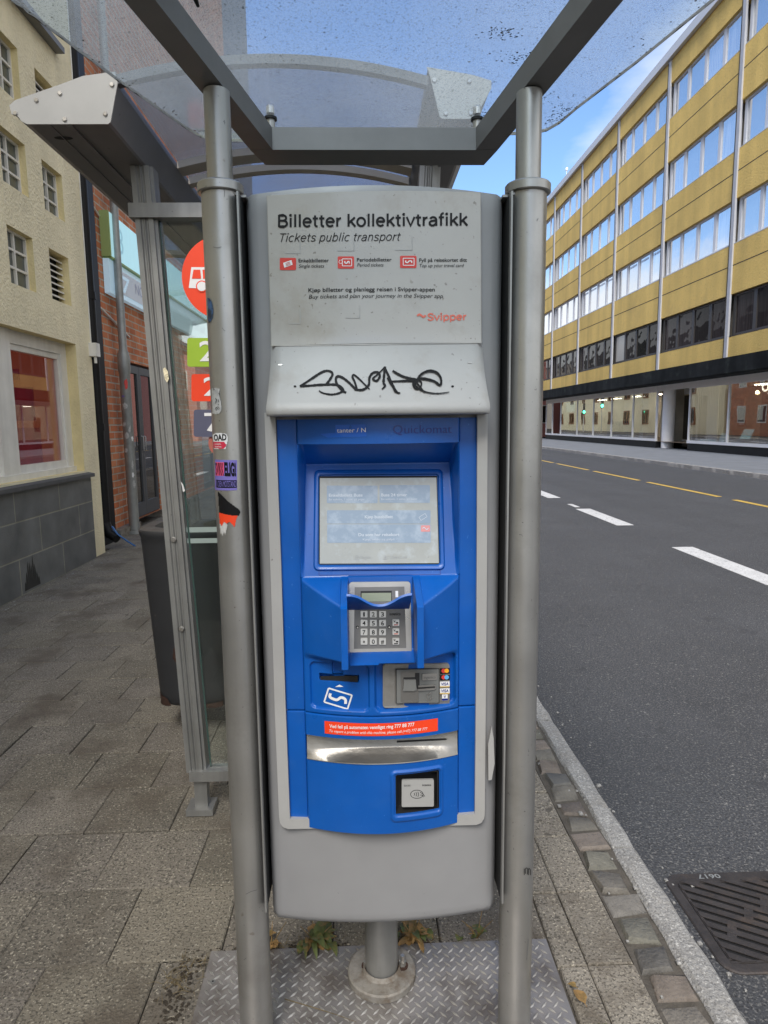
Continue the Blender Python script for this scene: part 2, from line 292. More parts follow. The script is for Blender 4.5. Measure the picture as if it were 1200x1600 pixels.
mt['ochre'] = M('ochre_pebble_panel', (.74, .52, .16), .9, 0, var=.12, vscale=.35, bump=.35, bscale=14, specks=[(9, .60, (.52, .36, .11), .4), (14, .60, (.80, .62, .28), .3)], streak=(1.1, .16), dirt=(.5, .56, .2, (.48, .34, .13), .5))
mt['joint'] = M('dark_joint', (.06, .05, .035), .9)
mt['pilaster'] = M('pale_grey_pilaster', (.46, .47, .50), .6, 0, var=.08, vscale=2)
mt['fascia_white'] = M('roof_fascia', (.60, .62, .66), .5)
mt['frame_white'] = M('white_window_frame', (.62, .64, .68), .5)
mt['frame_dark'] = M('dark_window_frame', (.05, .045, .042), .5)
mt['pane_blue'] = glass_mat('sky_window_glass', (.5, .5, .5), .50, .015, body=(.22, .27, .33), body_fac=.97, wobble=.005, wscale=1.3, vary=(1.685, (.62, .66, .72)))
mt['pane_dark'] = glass_mat('dark_window_glass', (.3, .3, .3), -.07, .01, body=(.020, .018, .017), body_fac=.97, wobble=.022, wscale=1.4, vary=(1.685, (.06, .05, .05)))
mt['pane_curtain'] = M('curtained_window', (.42, .40, .36), .4, var=.06, coat=.5)
mt['fascia_black'] = M('weathered_black_copper', (.018, .020, .020), .85, 0, spec=.15, var=.35, vscale=1.5, streak=(1.2, .5), dirt=(1.6, .56, .16, (.06, .075, .065), .5))
mt['black_stone'] = M('black_stone_plinth', (.012, .013, .014), .5, 0, spec=.25, var=.3, vscale=3)
mt['shop_white'] = M('white_shop_paint', (.86, .85, .84), .5, 0, var=.05, vscale=1.5)
mt['shop_glass'] = glass_mat('shop_window_glass', (.86, .88, .86), .42, 0.0, wobble=.002, wscale=.7)
mt['shop_in'] = M('shop_interior', (.50, .46, .38), .8, var=.3, vscale=.8)
mt['shop_floor'] = M('shop_floor', (.20, .15, .10), .5)
mt['wood'] = M('brown_wood', (.26, .11, .035), .6, var=.15)
mt['timber'] = M('pale_yellow_timber', (.85, .79, .55), .8, 0, var=.06, vscale=.6)
mt['roof_dark'] = M('dark_roof_tiles', (.05, .045, .045), .8, var=.2, vscale=2)
mt['roof_red'] = M('red_roof_tiles', (.25, .06, .035), .8, var=.2, vscale=2)
mt['pink'] = M('pink_plaster', (.55, .24, .21), .85, var=.06)
mt['far'] = M('beige_plaster', (.45, .42, .37), .85, var=.06)
mt['dkblue'] = M('dark_blue_plastic', (.03, .045, .13), .5)
mt['green_lamp'] = M('green_signal_lens', (.02, .5, .3), .3, emit=((.05, 1.0, .55), 5))
mt['warm_lamp'] = M('lit_bulb', (1, .8, .5), .3, emit=((1, .72, .38), 6))
mt['shop_fill'] = M('ceiling_fill_glow', (1, .9, .75), .3, emit=((1, .90, .74), 7))  # glow for panels added to brighten the shop interiors
mt['lit_letters'] = M('lit_letters', (.9, .85, .7), .3, emit=((1, .92, .75), 1.6))
mt['glass'] = glass_mat('side_pane_glass', (.93, .97, .955), .0, 0.0)
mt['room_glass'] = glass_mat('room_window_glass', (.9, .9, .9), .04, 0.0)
mt['band'] = M('grey_roof_band', (.10, .105, .115), .6, var=.15)
mt['glass_edge'] = M('green_glass_edge', (.045, .085, .075), .15, coat=.5)
mt['frosted_strip'] = M('frosted_strip', (.33, .40, .38), .4)
mt['roof_sheet'] = sheet_mat('dirty_clear_sheet', (.80, .88, .93), (.76, .78, .81), .17, [(260, .594, .24), (190, .642, .46), (90, .695, .6)])
mt['sheet_edge'] = M('grimy_sheet_edge', (.16, .15, .13), .8, 0, var=.5, vscale=30, bump=.4, bscale=90)
mt['vault'] = sheet_mat('grimy_vault_sheet', (.58, .62, .70), (.34, .36, .40), .28, [(70, .68, .4)])
mt['grout'] = M('sand_joint', (.085, .075, .062), .95, 0, var=.3, vscale=20, bump=.5, bscale=120)
mt['slab'] = M('concrete_slab', (.195, .174, .142), .92, 0, var=.2, vscale=3.2, bump=.7, bscale=110, attr='tone',
               specks=[(135, .55, (.075, .068, .055), .85), (110, .61, (.44, .40, .32), .8), (75, .63, (.05, .045, .038), .8), (15, .67, (.07, .062, .052), .75)], dirt=(2.3, .50, .14, (.10, .082, .062), .8))
mt['cobble'] = M('granite_sett', (.160, .150, .132), .75, 0, var=.2, vscale=20, bump=.5, bscale=90, attr='tone', specks=[(220, .6, (.08, .08, .08), .6)])
mt['kerb'] = M('granite_kerb', (.29, .283, .27), .8, 0, var=.16, vscale=9, bump=.7, bscale=70, specks=[(170, .54, (.15, .145, .14), .75), (120, .60, (.58, .57, .54), .6)], dirt=(5, .5, .2, (.22, .20, .17), .5))
mt['asphalt'] = M('asphalt', (.050, .052, .057), .85, 0, var=.16, vscale=.9, bump=.7, bscale=90, specks=[(100, .55, (.165, .16, .152), .65), (125, .565, (.017, .017, .019), .75), (60, .66, (.30, .29, .27), .55), (7, .66, (.035, .035, .038), .5)], dirt=(.35, .5, .25, (.055, .056, .060), .6), streak_y=(1.1, .16))
mt['pave_far'] = M('grey_asphalt_pavement', (.17, .18, .195), .85, 0, var=.12, vscale=1.2, bump=.3, bscale=50)
mt['paint_white'] = M('white_road_paint', (.56, .56, .555), .7, 0, var=.12, vscale=6, specks=[(60, .60, (.14, .14, .14), .7), (14, .64, (.2, .2, .2), .6)])
mt['paint_yellow'] = M('yellow_road_paint', (.55, .36, .06), .7, 0, var=.15, vscale=3, specks=[(30, .60, (.15, .14, .1), .7)])
mt['ground'] = M('dark_earth', (.09, .085, .08), .95, var=.2)
mt['added_hill'] = M('added_wooded_hill', (.022, .030, .014), .95, 0, var=.5, vscale=.25, bump=1, bscale=.5)  # hill added out of view, for dark window reflections
mt['iron'] = M('cast_iron', (.047, .041, .039), .6, .3, var=.3, vscale=14, bump=.25, bscale=90, dirt=(10, .52, .15, (.095, .07, .055), .6))
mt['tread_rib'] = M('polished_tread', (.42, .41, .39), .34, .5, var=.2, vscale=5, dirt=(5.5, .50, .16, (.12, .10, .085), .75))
mt['leaf_g'] = M('green_leaf', (.075, .095, .022), .6, var=.35, vscale=40, dirt=(35, .52, .1, (.22, .13, .04), .8))
mt['leaf_b'] = M('withered_leaf', (.26, .155, .055), .7, var=.4, vscale=45, dirt=(30, .5, .1, (.09, .075, .02), .7))
mt['straw'] = M('dry_straw', (.15, .115, .06), .8, var=.4, vscale=40)
mt['soil'] = M('damp_soil', (.045, .036, .026), .95, var=.4, vscale=30, bump=.8, bscale=60)
mt['hose'] = M('blue_hose', (.05, .16, .42), .4)
mt['violet'] = M('violet_sticker', (.19, .16, .50), .45, specks=[(70, .72, (.5, .5, .6), .5)])
mt['pink_print'] = M('pink_print', (.80, .10, .22), .45)
mt['torn'] = M('torn_paper', (.45, .45, .44), .8, var=.3, vscale=60)
mt['photo_st'] = M('dark_photo_print', (.02, .035, .06), .3, dirt=(50, .45, .08, (.06, .14, .30), .8))

# ------------------------------------------------------------------ mesh helpers
class MB:
    def __init__(s): s.v = []; s.f = []; s.m = []; s.tone = []
    def add(s, vs, fs, mi=0, tone=1.0):
        o = len(s.v); s.v += [tuple(v) for v in vs]
        for f in fs: s.f.append([i + o for i in f]); s.m.append(mi); s.tone.append(tone)
        return s
    def box(s, a, b, mi=0, tone=1.0):
        x0, y0, z0 = a; x1, y1, z1 = b
        return s.add([(x0, y0, z0), (x1, y0, z0), (x1, y1, z0), (x0, y1, z0), (x0, y0, z1), (x1, y0, z1), (x1, y1, z1), (x0, y1, z1)],
                     [(3, 2, 1, 0), (4, 5, 6, 7), (0, 1, 5, 4), (1, 2, 6, 5), (2, 3, 7, 6), (3, 0, 4, 7)], mi, tone)
    def bevbox(s, a, b, bev=.004, mi=0, tone=1.0, jit=0.0, rnd=None):
        """box whose upper edges are chamfered"""
        x0, y0, z0 = a; x1, y1, z1 = b; j = (lambda: rnd.uniform(-jit, jit)) if jit else (lambda: 0)
        vs = [(x0, y0, z0), (x1, y0, z0), (x1, y1, z0), (x0, y1, z0),
              (x0 + j(), y0 + j(), z1 - bev), (x1 + j(), y0 + j(), z1 - bev), (x1 + j(), y1 + j(), z1 - bev), (x0 + j(), y1 + j(), z1 - bev)]
        vs += [(vs[4][0] + bev, vs[4][1] + bev, z1 + j()), (vs[5][0] - bev, vs[5][1] + bev, z1 + j()), (vs[6][0] - bev, vs[6][1] - bev, z1 + j()), (vs[7][0] + bev, vs[7][1] - bev, z1 + j())]
        fs = [(0, 1, 5, 4), (1, 2, 6, 5), (2, 3, 7, 6), (3, 0, 4, 7), (4, 5, 9, 8), (5, 6, 10, 9), (6, 7, 11, 10), (7, 4, 8, 11), (8, 9, 10, 11)]
        return s.add(vs, fs, mi, tone)
    def prism(s, poly, d, mi=0):
        """closed polygon (3-D points) swept by vector d"""
        n = len(poly); P = [Vector(p) for p in poly]; Q = [p + Vector(d) for p in P]
        return s.add(P + Q, [tuple(range(n))[::-1], tuple(range(n, 2 * n))] + [(i, (i + 1) % n, n + (i + 1) % n, n + i) for i in range(n)], mi)
    def tube(s, pts, rad, seg=16, mi=0, caps=True):
        pts = [Vector(p) for p in pts]; rad = rad if isinstance(rad, (list, tuple)) else [rad] * len(pts)
        rings = []; up = None
        for i, p in enumerate(pts):
            t = (pts[min(i + 1, len(pts) - 1)] - pts[max(i - 1, 0)]).normalized()
            if up is None: up = Vector((1, 0, 0)) if abs(t.x) < .9 else Vector((0, 1, 0))
            a = (up - t * up.dot(t)).normalized(); b = t.cross(a); up = a
            rings.append([p + (a * math.cos(2 * math.pi * k / seg) + b * math.sin(2 * math.pi * k / seg)) * rad[i] for k in range(seg)])
        vs = [v for r in rings for v in r]; fs = []
        for i in range(len(pts) - 1):
            for k in range(seg): fs.append((i * seg + k, i * seg + (k + 1) % seg, (i + 1) * seg + (k + 1) % seg, (i + 1) * seg + k))
        if caps: fs += [tuple(range(seg))[::-1], tuple(range((len(pts) - 1) * seg, len(pts) * seg))]
        return s.add(vs, fs, mi)
    def build(s, name, mats, parent=None, smooth=None, loc=None, tone=False):
        me = D.meshes.new(name); off = Vector(loc) if loc else Vector((0, 0, 0))
        me.from_pydata([tuple(Vector(v) - off) for v in s.v], [], s.f)
        mats = mats if isinstance(mats, (list, tuple)) else [mats]
        for m in mats: me.materials.append(mt[m] if isinstance(m, str) else m)
        me.polygons.foreach_set('material_index', s.m)
        if tone:
            at = me.attributes.new('tone', 'FLOAT_COLOR', 'CORNER'); a = []
            for f, t in zip(s.f, s.tone):
                t = t if isinstance(t, tuple) else (t, t, t)
                a += [t[0], t[1], t[2], 1.0] * len(f)
            at.data.foreach_set('color', a)
        bm = bmesh.new(); bm.from_mesh(me); bmesh.ops.recalc_face_normals(bm, faces=bm.faces); bm.to_mesh(me); bm.free()
        if smooth:
            me.shade_smooth()
            try: me.set_sharp_from_angle(angle=R(smooth))
            except Exception: pass
        me.update()
        o = D.objects.new(name, me); COL.objects.link(o); o.location = off
        if parent is not None:
            o.parent = parent; par_w = world_loc(parent); o.location = off - par_w
        return o

def world_loc(o):
    v = Vector(o.location); p = o.parent
    while p: v = v + Vector(p.location); p = p.parent
    return v

def thing(name, label, cat, loc=(0, 0, 0), group=None):
    o = D.objects.new(name, None); COL.objects.link(o); o.location = loc; o.empty_display_size = .1
    o['label'] = label; o['category'] = cat
    if group: o['group'] = group
    return o
def tag(o, label, cat, group=None):
    o['label'] = label; o['category'] = cat
    if group: o['group'] = group
    return o
def struct(o): o['kind'] = 'structure'; return o

class Surf:
    """a surface y = f(x, z) facing the camera side of the street"""
    def __init__(s, f, y0=1.0, y1=2.6): s.f = f; s.y0 = y0; s.y1 = y1
    def hit(s, px, py):
        d = ray(px, py); g = lambda y: (lambda p: p.y - s.f(p.x, p.z))(EYE + d * (y / d.y))
        n = 80; ya = s.y0; ga = g(ya)
        for i in range(1, n + 1):
            yb = s.y0 + (s.y1 - s.y0) * i / n; gb = g(yb)
            if ga < 0 <= gb:
                for _ in range(30):
                    m = (ya + yb) / 2
                    if g(m) < 0: ya = m
                    else: yb = m
                p = EYE + d * (yb / d.y); return (p.x, p.z)
            ya, ga = yb, gb
        p = EYE + d * (s.y1 / d.y); return (p.x, p.z)
    def pt(s, xz, off=0.0): return Vector((xz[0], s.f(xz[0], xz[1]) - off, xz[1]))

def flat(y): return Surf(lambda x, z: y, .5, y + .5)
def tilt(y0, z0, y1, z1):
    k = (y1 - y0) / (z1 - z0); return Surf(lambda x, z: y0 + k * (z - z0), .8, 2.2)

def text_mesh(body, shear=0.0, bold=0.0, spacing=1.0):
    c = D.curves.new('lettering', 'FONT'); c.body = body; c.size = 1; c.shear = shear; c.offset = bold; c.space_character = spacing
    c.resolution_u = 3
    o = D.objects.new('lettering', c); COL.objects.link(o)
    dg = bpy.context.evaluated_depsgraph_get(); me = D.meshes.new_from_object(o.evaluated_get(dg))
    vs = np.array([v.co[:] for v in me.vertices]) if len(me.vertices) else np.zeros((0, 3)); fs = [tuple(p.vertices) for p in me.polygons]
    D.objects.remove(o); D.curves.remove(c); D.meshes.remove(me)
    return vs, fs
_cap = None
def lettering(mb, body, surf, p0, p1, cap_px, off=.0012, shear=0.0, bold=0.0, mi=0, spacing=1.0, clip=None):
    """write body from pixel p0 to p1 (ends of its baseline) on the surface, capitals cap_px tall"""
    vs, fs = text_mesh(body, shear, bold, spacing)
    if not len(vs): return
    a, b = Vector(surf.hit(*p0)), Vector(surf.hit(*p1)); top = Vector(surf.hit(p0[0], p0[1] - cap_px))
    h = (top - a).length / 0.70; x0, x1 = vs[:, 0].min(), vs[:, 0].max(); u = (b - a) / (x1 - x0); up = Vector((0, 1)) * h
    out = []
    for x, y, _ in vs:
        q = a + u * (x - x0) + up * y; out.append(surf.pt(q, off))
    mb.add(out, fs, mi)

def world_text(mb, body, org, ux, uz, width, cap, shear=0.0, bold=0.0, mi=0):
    vs, fs = text_mesh(body, shear, bold); x0, x1 = vs[:, 0].min(), vs[:, 0].max(); k = width / (x1 - x0)
    org, ux, uz = Vector(org), Vector(ux).normalized(), Vector(uz).normalized()
    mb.add([org + ux * ((x - x0) * k) + uz * (y * cap / .70) for x, y, _ in vs], fs, mi)

def decal(mb, pix, surf, off=.001, mi=0, thick=0.0):
    """a flat shape, its outline given by picture points, lying on the surface (with its own thickness when given)"""
    P = [surf.hit(*p) for p in pix]; fr = [surf.pt(p, off + thick) for p in P]; n = len(P)
    if thick:
        bk = [surf.pt(p, off) for p in P]
        mb.add(fr + bk, [tuple(range(n)), tuple(range(n, 2 * n))[::-1]] + [(i, (i + 1) % n, n + (i + 1) % n, n + i) for i in range(n)], mi)
    else: mb.add(fr, [tuple(range(n))], mi)
def quad(mb, tl, tr, br, bl, surf, off=.001, mi=0, nx=10, nz=4):
    A, B, C_, E_ = [Vector(surf.hit(*p)) for p in (tl, tr, br, bl)]
    vs = []; fs = []
    for j in range(nz + 1):
        for i in range(nx + 1):
            l = A.lerp(E_, j / nz); r = B.lerp(C_, j / nz); vs.append(surf.pt(l.lerp(r, i / nx), off))
    for j in range(nz):
        for i in range(nx): k = j * (nx + 1) + i; fs.append((k, k + 1, k + nx + 2, k + nx + 1))
    mb.add(vs, fs, mi)
def grid_decal(mb, pix, surf, off=.0008, mi=0, step=.9):
    """like decal, but laid in small facets so that it hugs a round post"""
    xs = [p[0] for p in pix]; ys = [p[1] for p in pix]; n = len(pix); vid = {}; vs = []; fs = []
    def inside(x, y):
        c = False
        for i in range(n):
            (x1, y1), (x2, y2) = pix[i], pix[i - 1]
            if (y1 > y) != (y2 > y) and x < (x2 - x1) * (y - y1) / (y2 - y1) + x1: c = not c
        return c
    def v(i, j):
        if (i, j) not in vid:
            h = surf.hit(min(xs) + i * step, min(ys) + j * step)
            if surf.f(*h) > 50: vid[(i, j)] = None
            else: vid[(i, j)] = len(vs); vs.append(surf.pt(h, off))
        return vid[(i, j)]
    for i in range(int((max(xs) - min(xs)) / step) + 1):
        for j in range(int((max(ys) - min(ys)) / step) + 1):
            if inside(min(xs) + (i + .5) * step, min(ys) + (j + .5) * step): fs.append((v(i, j), v(i + 1, j), v(i + 1, j + 1), v(i, j + 1)))
    fs = [f for f in fs if None not in f]
    mb.add(vs, fs, mi)
def rrect(x0, y0, x1, y1, r, seg=5, skew=0.0):
    """picture points of a rounded rectangle; skew lifts the right side"""
    out = []
    for cx, cy, a0 in ((x1 - r, y0 + r, -90), (x1 - r, y1 - r, 0), (x0 + r, y1 - r, 90), (x0 + r, y0 + r, 180)):
        for k in range(seg + 1):
            a = R(a0 + 90 * k / seg); out.append((cx + r * math.cos(a), cy + r * math.sin(a)))
    return [(x, y - skew * (x - x0) / (x1 - x0)) for x, y in out]
def smooth_path(pts, n=8):
    out = []
    for i in range(len(pts) - 1):
        p0 = pts[max(i - 1, 0)]; p1 = pts[i]; p2 = pts[i + 1]; p3 = pts[min(i + 2, len(pts) - 1)]
        for k in range(n):
            t = k / n
            out.append(tuple(.5 * (2 * p1[c] + (p2[c] - p0[c]) * t + (2 * p0[c] - 5 * p1[c] + 4 * p2[c] - p3[c]) * t * t + (-p0[c] + 3 * p1[c] - 3 * p2[c] + p3[c]) * t ** 3) for c in (0, 1)))
    return out + [pts[-1]]
def stroke(mb, pix, surf, w=3.0, off=.001, mi=0, n=8, taper=False, rnd=None):
    pts = smooth_path(pix, n) if len(pix) > 2 else pix; vs = []; fs = []
    for i, p in enumerate(pts):
        a = pts[max(i - 1, 0)]; b = pts[min(i + 1, len(pts) - 1)]; dx, dy = b[0] - a[0], b[1] - a[1]; l = math.hypot(dx, dy) or 1
        ww = w * (.5 + .5 * min(1, (len(pts) - i) / (len(pts) * .3))) if taper else w
        if rnd: ww *= rnd.uniform(.85, 1.15)
        nx, ny = -dy / l * ww / 2, dx / l * ww / 2
        vs += [surf.pt(surf.hit(p[0] + nx, p[1] + ny), off), surf.pt(surf.hit(p[0] - nx, p[1] - ny), off)]
    for i in range(len(pts) - 1): fs.append((2 * i, 2 * i + 1, 2 * i + 3, 2 * i + 2))
    mb.add(vs, fs, mi)
def ellipse(cx, cy, rx, ry, n=20, a0=0): return [(cx + rx * math.cos(R(a0) + 2 * math.pi * k / n), cy + ry * math.sin(R(a0) + 2 * math.pi * k / n)) for k in range(n)]
def part(mb, name, mats, parent, **kw): return mb.build(name, mats, parent, **kw)

# a plain grotesque alphabet drawn with strokes, for the large printed words (cap height 1, x-height .74)
def arc_(cx, cy, rx, ry, a0, a1, n=14): return [(cx + rx * math.cos(R(a0 + (a1 - a0) * k / n)), cy + ry * math.sin(R(a0 + (a1 - a0) * k / n))) for k in range(n + 1)]
GLYPH = {
 'o': (.66, [arc_(.33, .37, .245, .335, 0, 360, 26)]), 'e': (.64, [[(.09, .385)] + [(.555, .385)] + arc_(.325, .37, .235, .335, 5, 318, 20)]), 'c': (.60, [arc_(.325, .37, .24, .335, 48, 312, 20)]),
 'l': (.29, [[(.145, 0), (.145, 1.03)]]), 'i': (.29, [[(.145, 0), (.145, .74)], arc_(.145, .95, .03, .03, 0, 360, 8)]),
 't': (.41, [[(.185, .93), (.185, .2)] + arc_(.335, .19, .15, .15, 180, 275, 8), [(.03, .68), (.37, .68)]]), 'r': (.42, [[(.13, 0), (.13, .74)], [(.13, .40)] + arc_(.36, .40, .22, .275, 165, 85, 8)]),
 'k': (.60, [[(.13, 0), (.13, 1.03)], [(.53, .74), (.15, .30)], [(.27, .43), (.56, 0)]]), 'v': (.58, [[(.04, .74), (.29, .03), (.54, .74)]]),
 'a': (.63, [arc_(.31, .48, .20, .225, 158, 0, 10) + [(.51, .40), (.51, 0)], [(.50, .43), (.30, .41)] + arc_(.275, .215, .19, .185, 95, 290, 10) + [(.44, .12), (.51, .25)]]),
 'f': (.40, [[(.18, 0), (.18, .80)] + arc_(.34, .82, .16, .19, 180, 85, 8), [(.03, .68), (.37, .68)]]),
 'B': (.72, [[(.13, 0), (.13, 1)], [(.13, .955), (.38, .955)] + arc_(.38, .74, .20, .215, 90, -90, 10) + [(.13, .525)], [(.13, .045), (.40, .045)] + arc_(.40, .285, .235, .24, -90, 90, 10) + [(.13, .525)]]),
 'T': (.68, [[(.34, 0), (.34, .96)], [(.03, .955), (.65, .955)]]), 's': (.56, [[(.48, .57)] + arc_(.285, .545, .185, .155, 25, 205, 8) + [(.16, .43), (.38, .33)] + arc_(.28, .19, .215, .155, 28, -160, 8)]),
 'S': (.68, [[(.58, .74)] + arc_(.345, .745, .235, .21, 10, 210, 10) + [(.20, .58), (.46, .44)] + arc_(.34, .26, .255, .215, 30, -170, 10)]),
 'p': (.66, [[(.13, .74), (.13, -.25)], arc_(.35, .37, .225, .335, 0, 360, 24)]), 'b': (.66, [[(.13, 0), (.13, 1.03)], arc_(.35, .37, .225, .335, 0, 360, 24)]),
 'n': (.63, [[(.13, 0), (.13, .74)], [(.13, .42)] + arc_(.32, .47, .185, .235, 165, 0, 10) + [(.505, 0)]]), 'u': (.63, [[(.505, .74), (.505, 0)], [(.505, .32)] + arc_(.315, .27, .185, .235, -15, -180, 10) + [(.13, .74)]]), ' ': (.30, [])}
def stroke_text(mb, s, surf, p0, p1, cap_px, weight, slant=0.0, off=.0022, mi=0):
    tot = sum(GLYPH[ch][0] for ch in s); kx = (p1[0] - p0[0]) / tot; sl = (p1[1] - p0[1]) / (p1[0] - p0[0]); x = 0
    for ch in s:
        adv, lines = GLYPH[ch]
        for k, ln in enumerate(lines):
            pts = []
            for (u, v_) in ln:
                px = p0[0] + (x + u + slant * v_) * kx; pts.append((px, p0[1] + (px - p0[0]) * sl - v_ * cap_px))
            vs = []; fs = []; w_ = weight * cap_px / 2
            for i, p in enumerate(pts):
                q0, q1 = pts[max(i - 1, 0)], pts[min(i + 1, len(pts) - 1)]; dx, dy = q1[0] - q0[0], q1[1] - q0[1]; l = math.hypot(dx, dy) or 1
                f = 1.0
                if 0 < i < len(pts) - 1:
                    d1 = (p[0] - q0[0], p[1] - q0[1]); d2 = (q1[0] - p[0], q1[1] - p[1]); l1, l2 = math.hypot(*d1) or 1, math.hypot(*d2) or 1
                    cs = max(-1, min(1, (d1[0] * d2[0] + d1[1] * d2[1]) / (l1 * l2))); f = min(1.6, 1 / max(.3, math.sqrt((1 + cs) / 2)))
                nx, ny = -dy / l * w_ * f, dx / l * w_ * f
                vs += [surf.pt(surf.hit(p[0] + nx, p[1] + ny), off + .00012 * k), surf.pt(surf.hit(p[0] - nx, p[1] - ny), off + .00012 * k)]
            for i in range(len(pts) - 1): fs.append((2 * i, 2 * i + 1, 2 * i + 3, 2 * i + 2))
            mb.add(vs, fs, mi)
        x += adv
# ------------------------------------------------------------------ the setting: ground, road, pavements
RZ = -0.09                                            # road level; the near pavement is z = 0
rnd = random.Random(3)
mb = MB(); mb.box((-400, -200, -3), (500, 900, -0.20)); struct(mb.build('ground', 'ground'))
mb = MB(); mb.box((1.00, -25, -.18), (11.32, 140, RZ)); struct(mb.build('road', 'asphalt'))
mb = MB(); mb.box((-9, -25, -.18), (1.0, 140, -.016)); struct(mb.build('pavement_bed', 'grout'))
# slabs of the near pavement in running bond
mb = MB(); SW, SR, Y0 = .338, .3245, 1.793 - .3245 * 6
for r in range(0, 66):
    y0 = Y0 + r * SR
    off = -.795 if r % 2 == 0 else -.97
    k0 = int(math.floor((-3.34 - off) / SW)) - 1
    for k in range(k0, 8):
        x0 = off + k * SW; x1 = x0 + SW
        x0, x1 = max(x0, -3.6 if y0 > 8.4 else -3.34), min(x1, .55)
        if x1 - x0 < .03: continue
        g = rnd.choice([.0006, .001, .0016, .0026]); t = rnd.uniform(.84, 1.12); b = rnd.uniform(.94, 1.03)
        dz = rnd.uniform(-.003, .002)
        mb.bevbox((x0 + g, y0 + g, -.05), (x1 - g, y0 + SR - g, dz), .0035, 0, (t, t * (.99 + .01 * b), t * b), .0015, rnd)
struct(mb.build('pavement_slabs', 'slab', tone=True))
mb = MB(); y = .5
while y < 40:                                         # narrower course beside the setts
    h = .305
    if rnd.random() < .35: cuts = [.555, .63, .70, .785]
    elif rnd.random() < .5: cuts = [.555, .645, .785]
    else: cuts = [.555, .785]
    if abs(y - 2.025) < .2: cuts = [.555, .645, .785]
    for a, b in zip(cuts, cuts[1:]):
        t = rnd.uniform(.95, 1.25); mb.bevbox((a + .002, y + .002, -.05), (b - .002, y + h - .002, rnd.uniform(-.004, .001)), .004, 0, (t, t * 1.01, t * 1.03), .002, rnd)
    y += h
struct(mb.build('pavement_edge_course', 'slab', tone=True))
mb = MB(); y = .4
tints = [(1.12, 1.0, .95), (.90, .90, .92), (1.06, 1.02, .98), (1.02, 1.0, .98), (1.10, .99, .95), (.96, .95, .92), (.78, .81, .85), (.9, .92, .86)]
while y < 40:                                         # one row of granite setts along the kerb
    h = rnd.uniform(.085, .105); tc_ = rnd.choice(tints); k = rnd.uniform(.75, 1.15)
    x0, x1 = .800 + rnd.uniform(-.006, .008), .908 + rnd.uniform(-.008, .006)
    mb.bevbox((x0, y, -.06), (x1, y + h, rnd.uniform(-.004, .003)), .009, 0, tuple(c * k for c in tc_), .010, rnd)
    y += h + rnd.uniform(.010, .017)
struct(mb.build('sett_row', 'cobble', smooth=50, tone=True))
mb = MB(); mb.box((.787, -20, -.06), (.924, 60, -.009)); struct(mb.build('sett_bedding', 'grout'))
def kerb_row(name, x0, x1, top, length, ystart, yend, low):
    mb = MB(); y = ystart; n = 12
    while y < yend:
        L_ = length + rnd.uniform(-.03, .03); vs = []; fs = []
        prof = [(x0, low), (x0, top - .012), (x0 + .012, top), (x1 - .018, top - .002), (x1 - .004, top - .016), (x1 + .004, low)]
        for i in range(n + 1):
            yy = y + .004 + (L_ - .008) * i / n; e = .010 if i in (0, n) else 0
            for j, (px_, pz) in enumerate(prof): vs.append((px_ + rnd.uniform(-.004, .004) * (j > 0), yy, pz - (e if j in (1, 2, 3, 4) else 0) + rnd.uniform(-.002, .002)))
        m_ = len(prof)
        for i in range(n):
            for j in range(m_ - 1): fs.append((i * m_ + j, i * m_ + j + 1, (i + 1) * m_ + j + 1, (i + 1) * m_ + j))
        fs += [tuple(range(m_)), tuple(range(n * m_, n * m_ + m_))[::-1]]
        mb.add(vs, fs); y += L_
    return struct(mb.build(name, 'kerb', smooth=40))
kerb_row('kerb', .920, 1.016, .006, 1.05, 2.285 - 1.05 * 2, 60, -.13)
kerb_row('far_kerb', 11.30, 11.48, .05, 1.2, -10, 95, -.15)
mb = MB(); mb.box((11.46, -25, -.18), (17.2, 140, .046)); struct(mb.build('far_pavement', 'pave_far'))
mb = MB(); k = 0; y = 6.40 - 3.96 * 6
while y < 90: mb.box((4.12, y, RZ), (4.40, y + 2.06, RZ + .004)); y += 3.96
p_ = at_z(896, 790, RZ); mb.box((p_.x - .05, p_.y - .25, RZ), (p_.x + .05, p_.y + .25, RZ + .003))
struct(mb.build('lane_marking', 'paint_white'))
mb = MB(); y = 14.05 - 4.21 * 8
while y < 110: mb.box((7.78, y, RZ), (7.91, y + 3.6, RZ + .004)); y += 4.21
struct(mb.build('centre_line', 'paint_yellow'))
mb = MB(); vs = []; fs = []; hr = random.Random(8)        # unseen hillside, added to darken the reflections in the office windows
for i in range(61):
    y = -100 + i * 12
    for j, (x, h) in enumerate(((-48, 0), (-58, 14), (-66, 24), (-90, 34), (-200, 40))): vs.append((x + hr.uniform(-3, 3), y, h + (hr.uniform(-3, 3) if h else -1)))
for i in range(60):
    for j in range(4): k = i * 5 + j; fs.append((k, k + 1, k + 6, k + 5))
mb.add(vs, fs); struct(mb.build('added_hills', 'added_hill'))
# grit collected along the kerb and the foot of the wall
mb = MB()
for i in range(260):
    x = rnd.choice([rnd.gauss(1.07, .05), rnd.gauss(-3.22, .06), rnd.uniform(.79, .92)]); y = rnd.uniform(.9, 9)
    z = RZ + .003 if x > 1.02 else 0.0; s_ = rnd.uniform(.003, .009)
    mb.bevbox((x - s_, y - s_, z - .002), (x + s_, y + s_ * rnd.uniform(.5, 1.4), z + s_ * .8), s_ * .4)
o = mb.build('gravel', 'kerb'); o['kind'] = 'stuff'

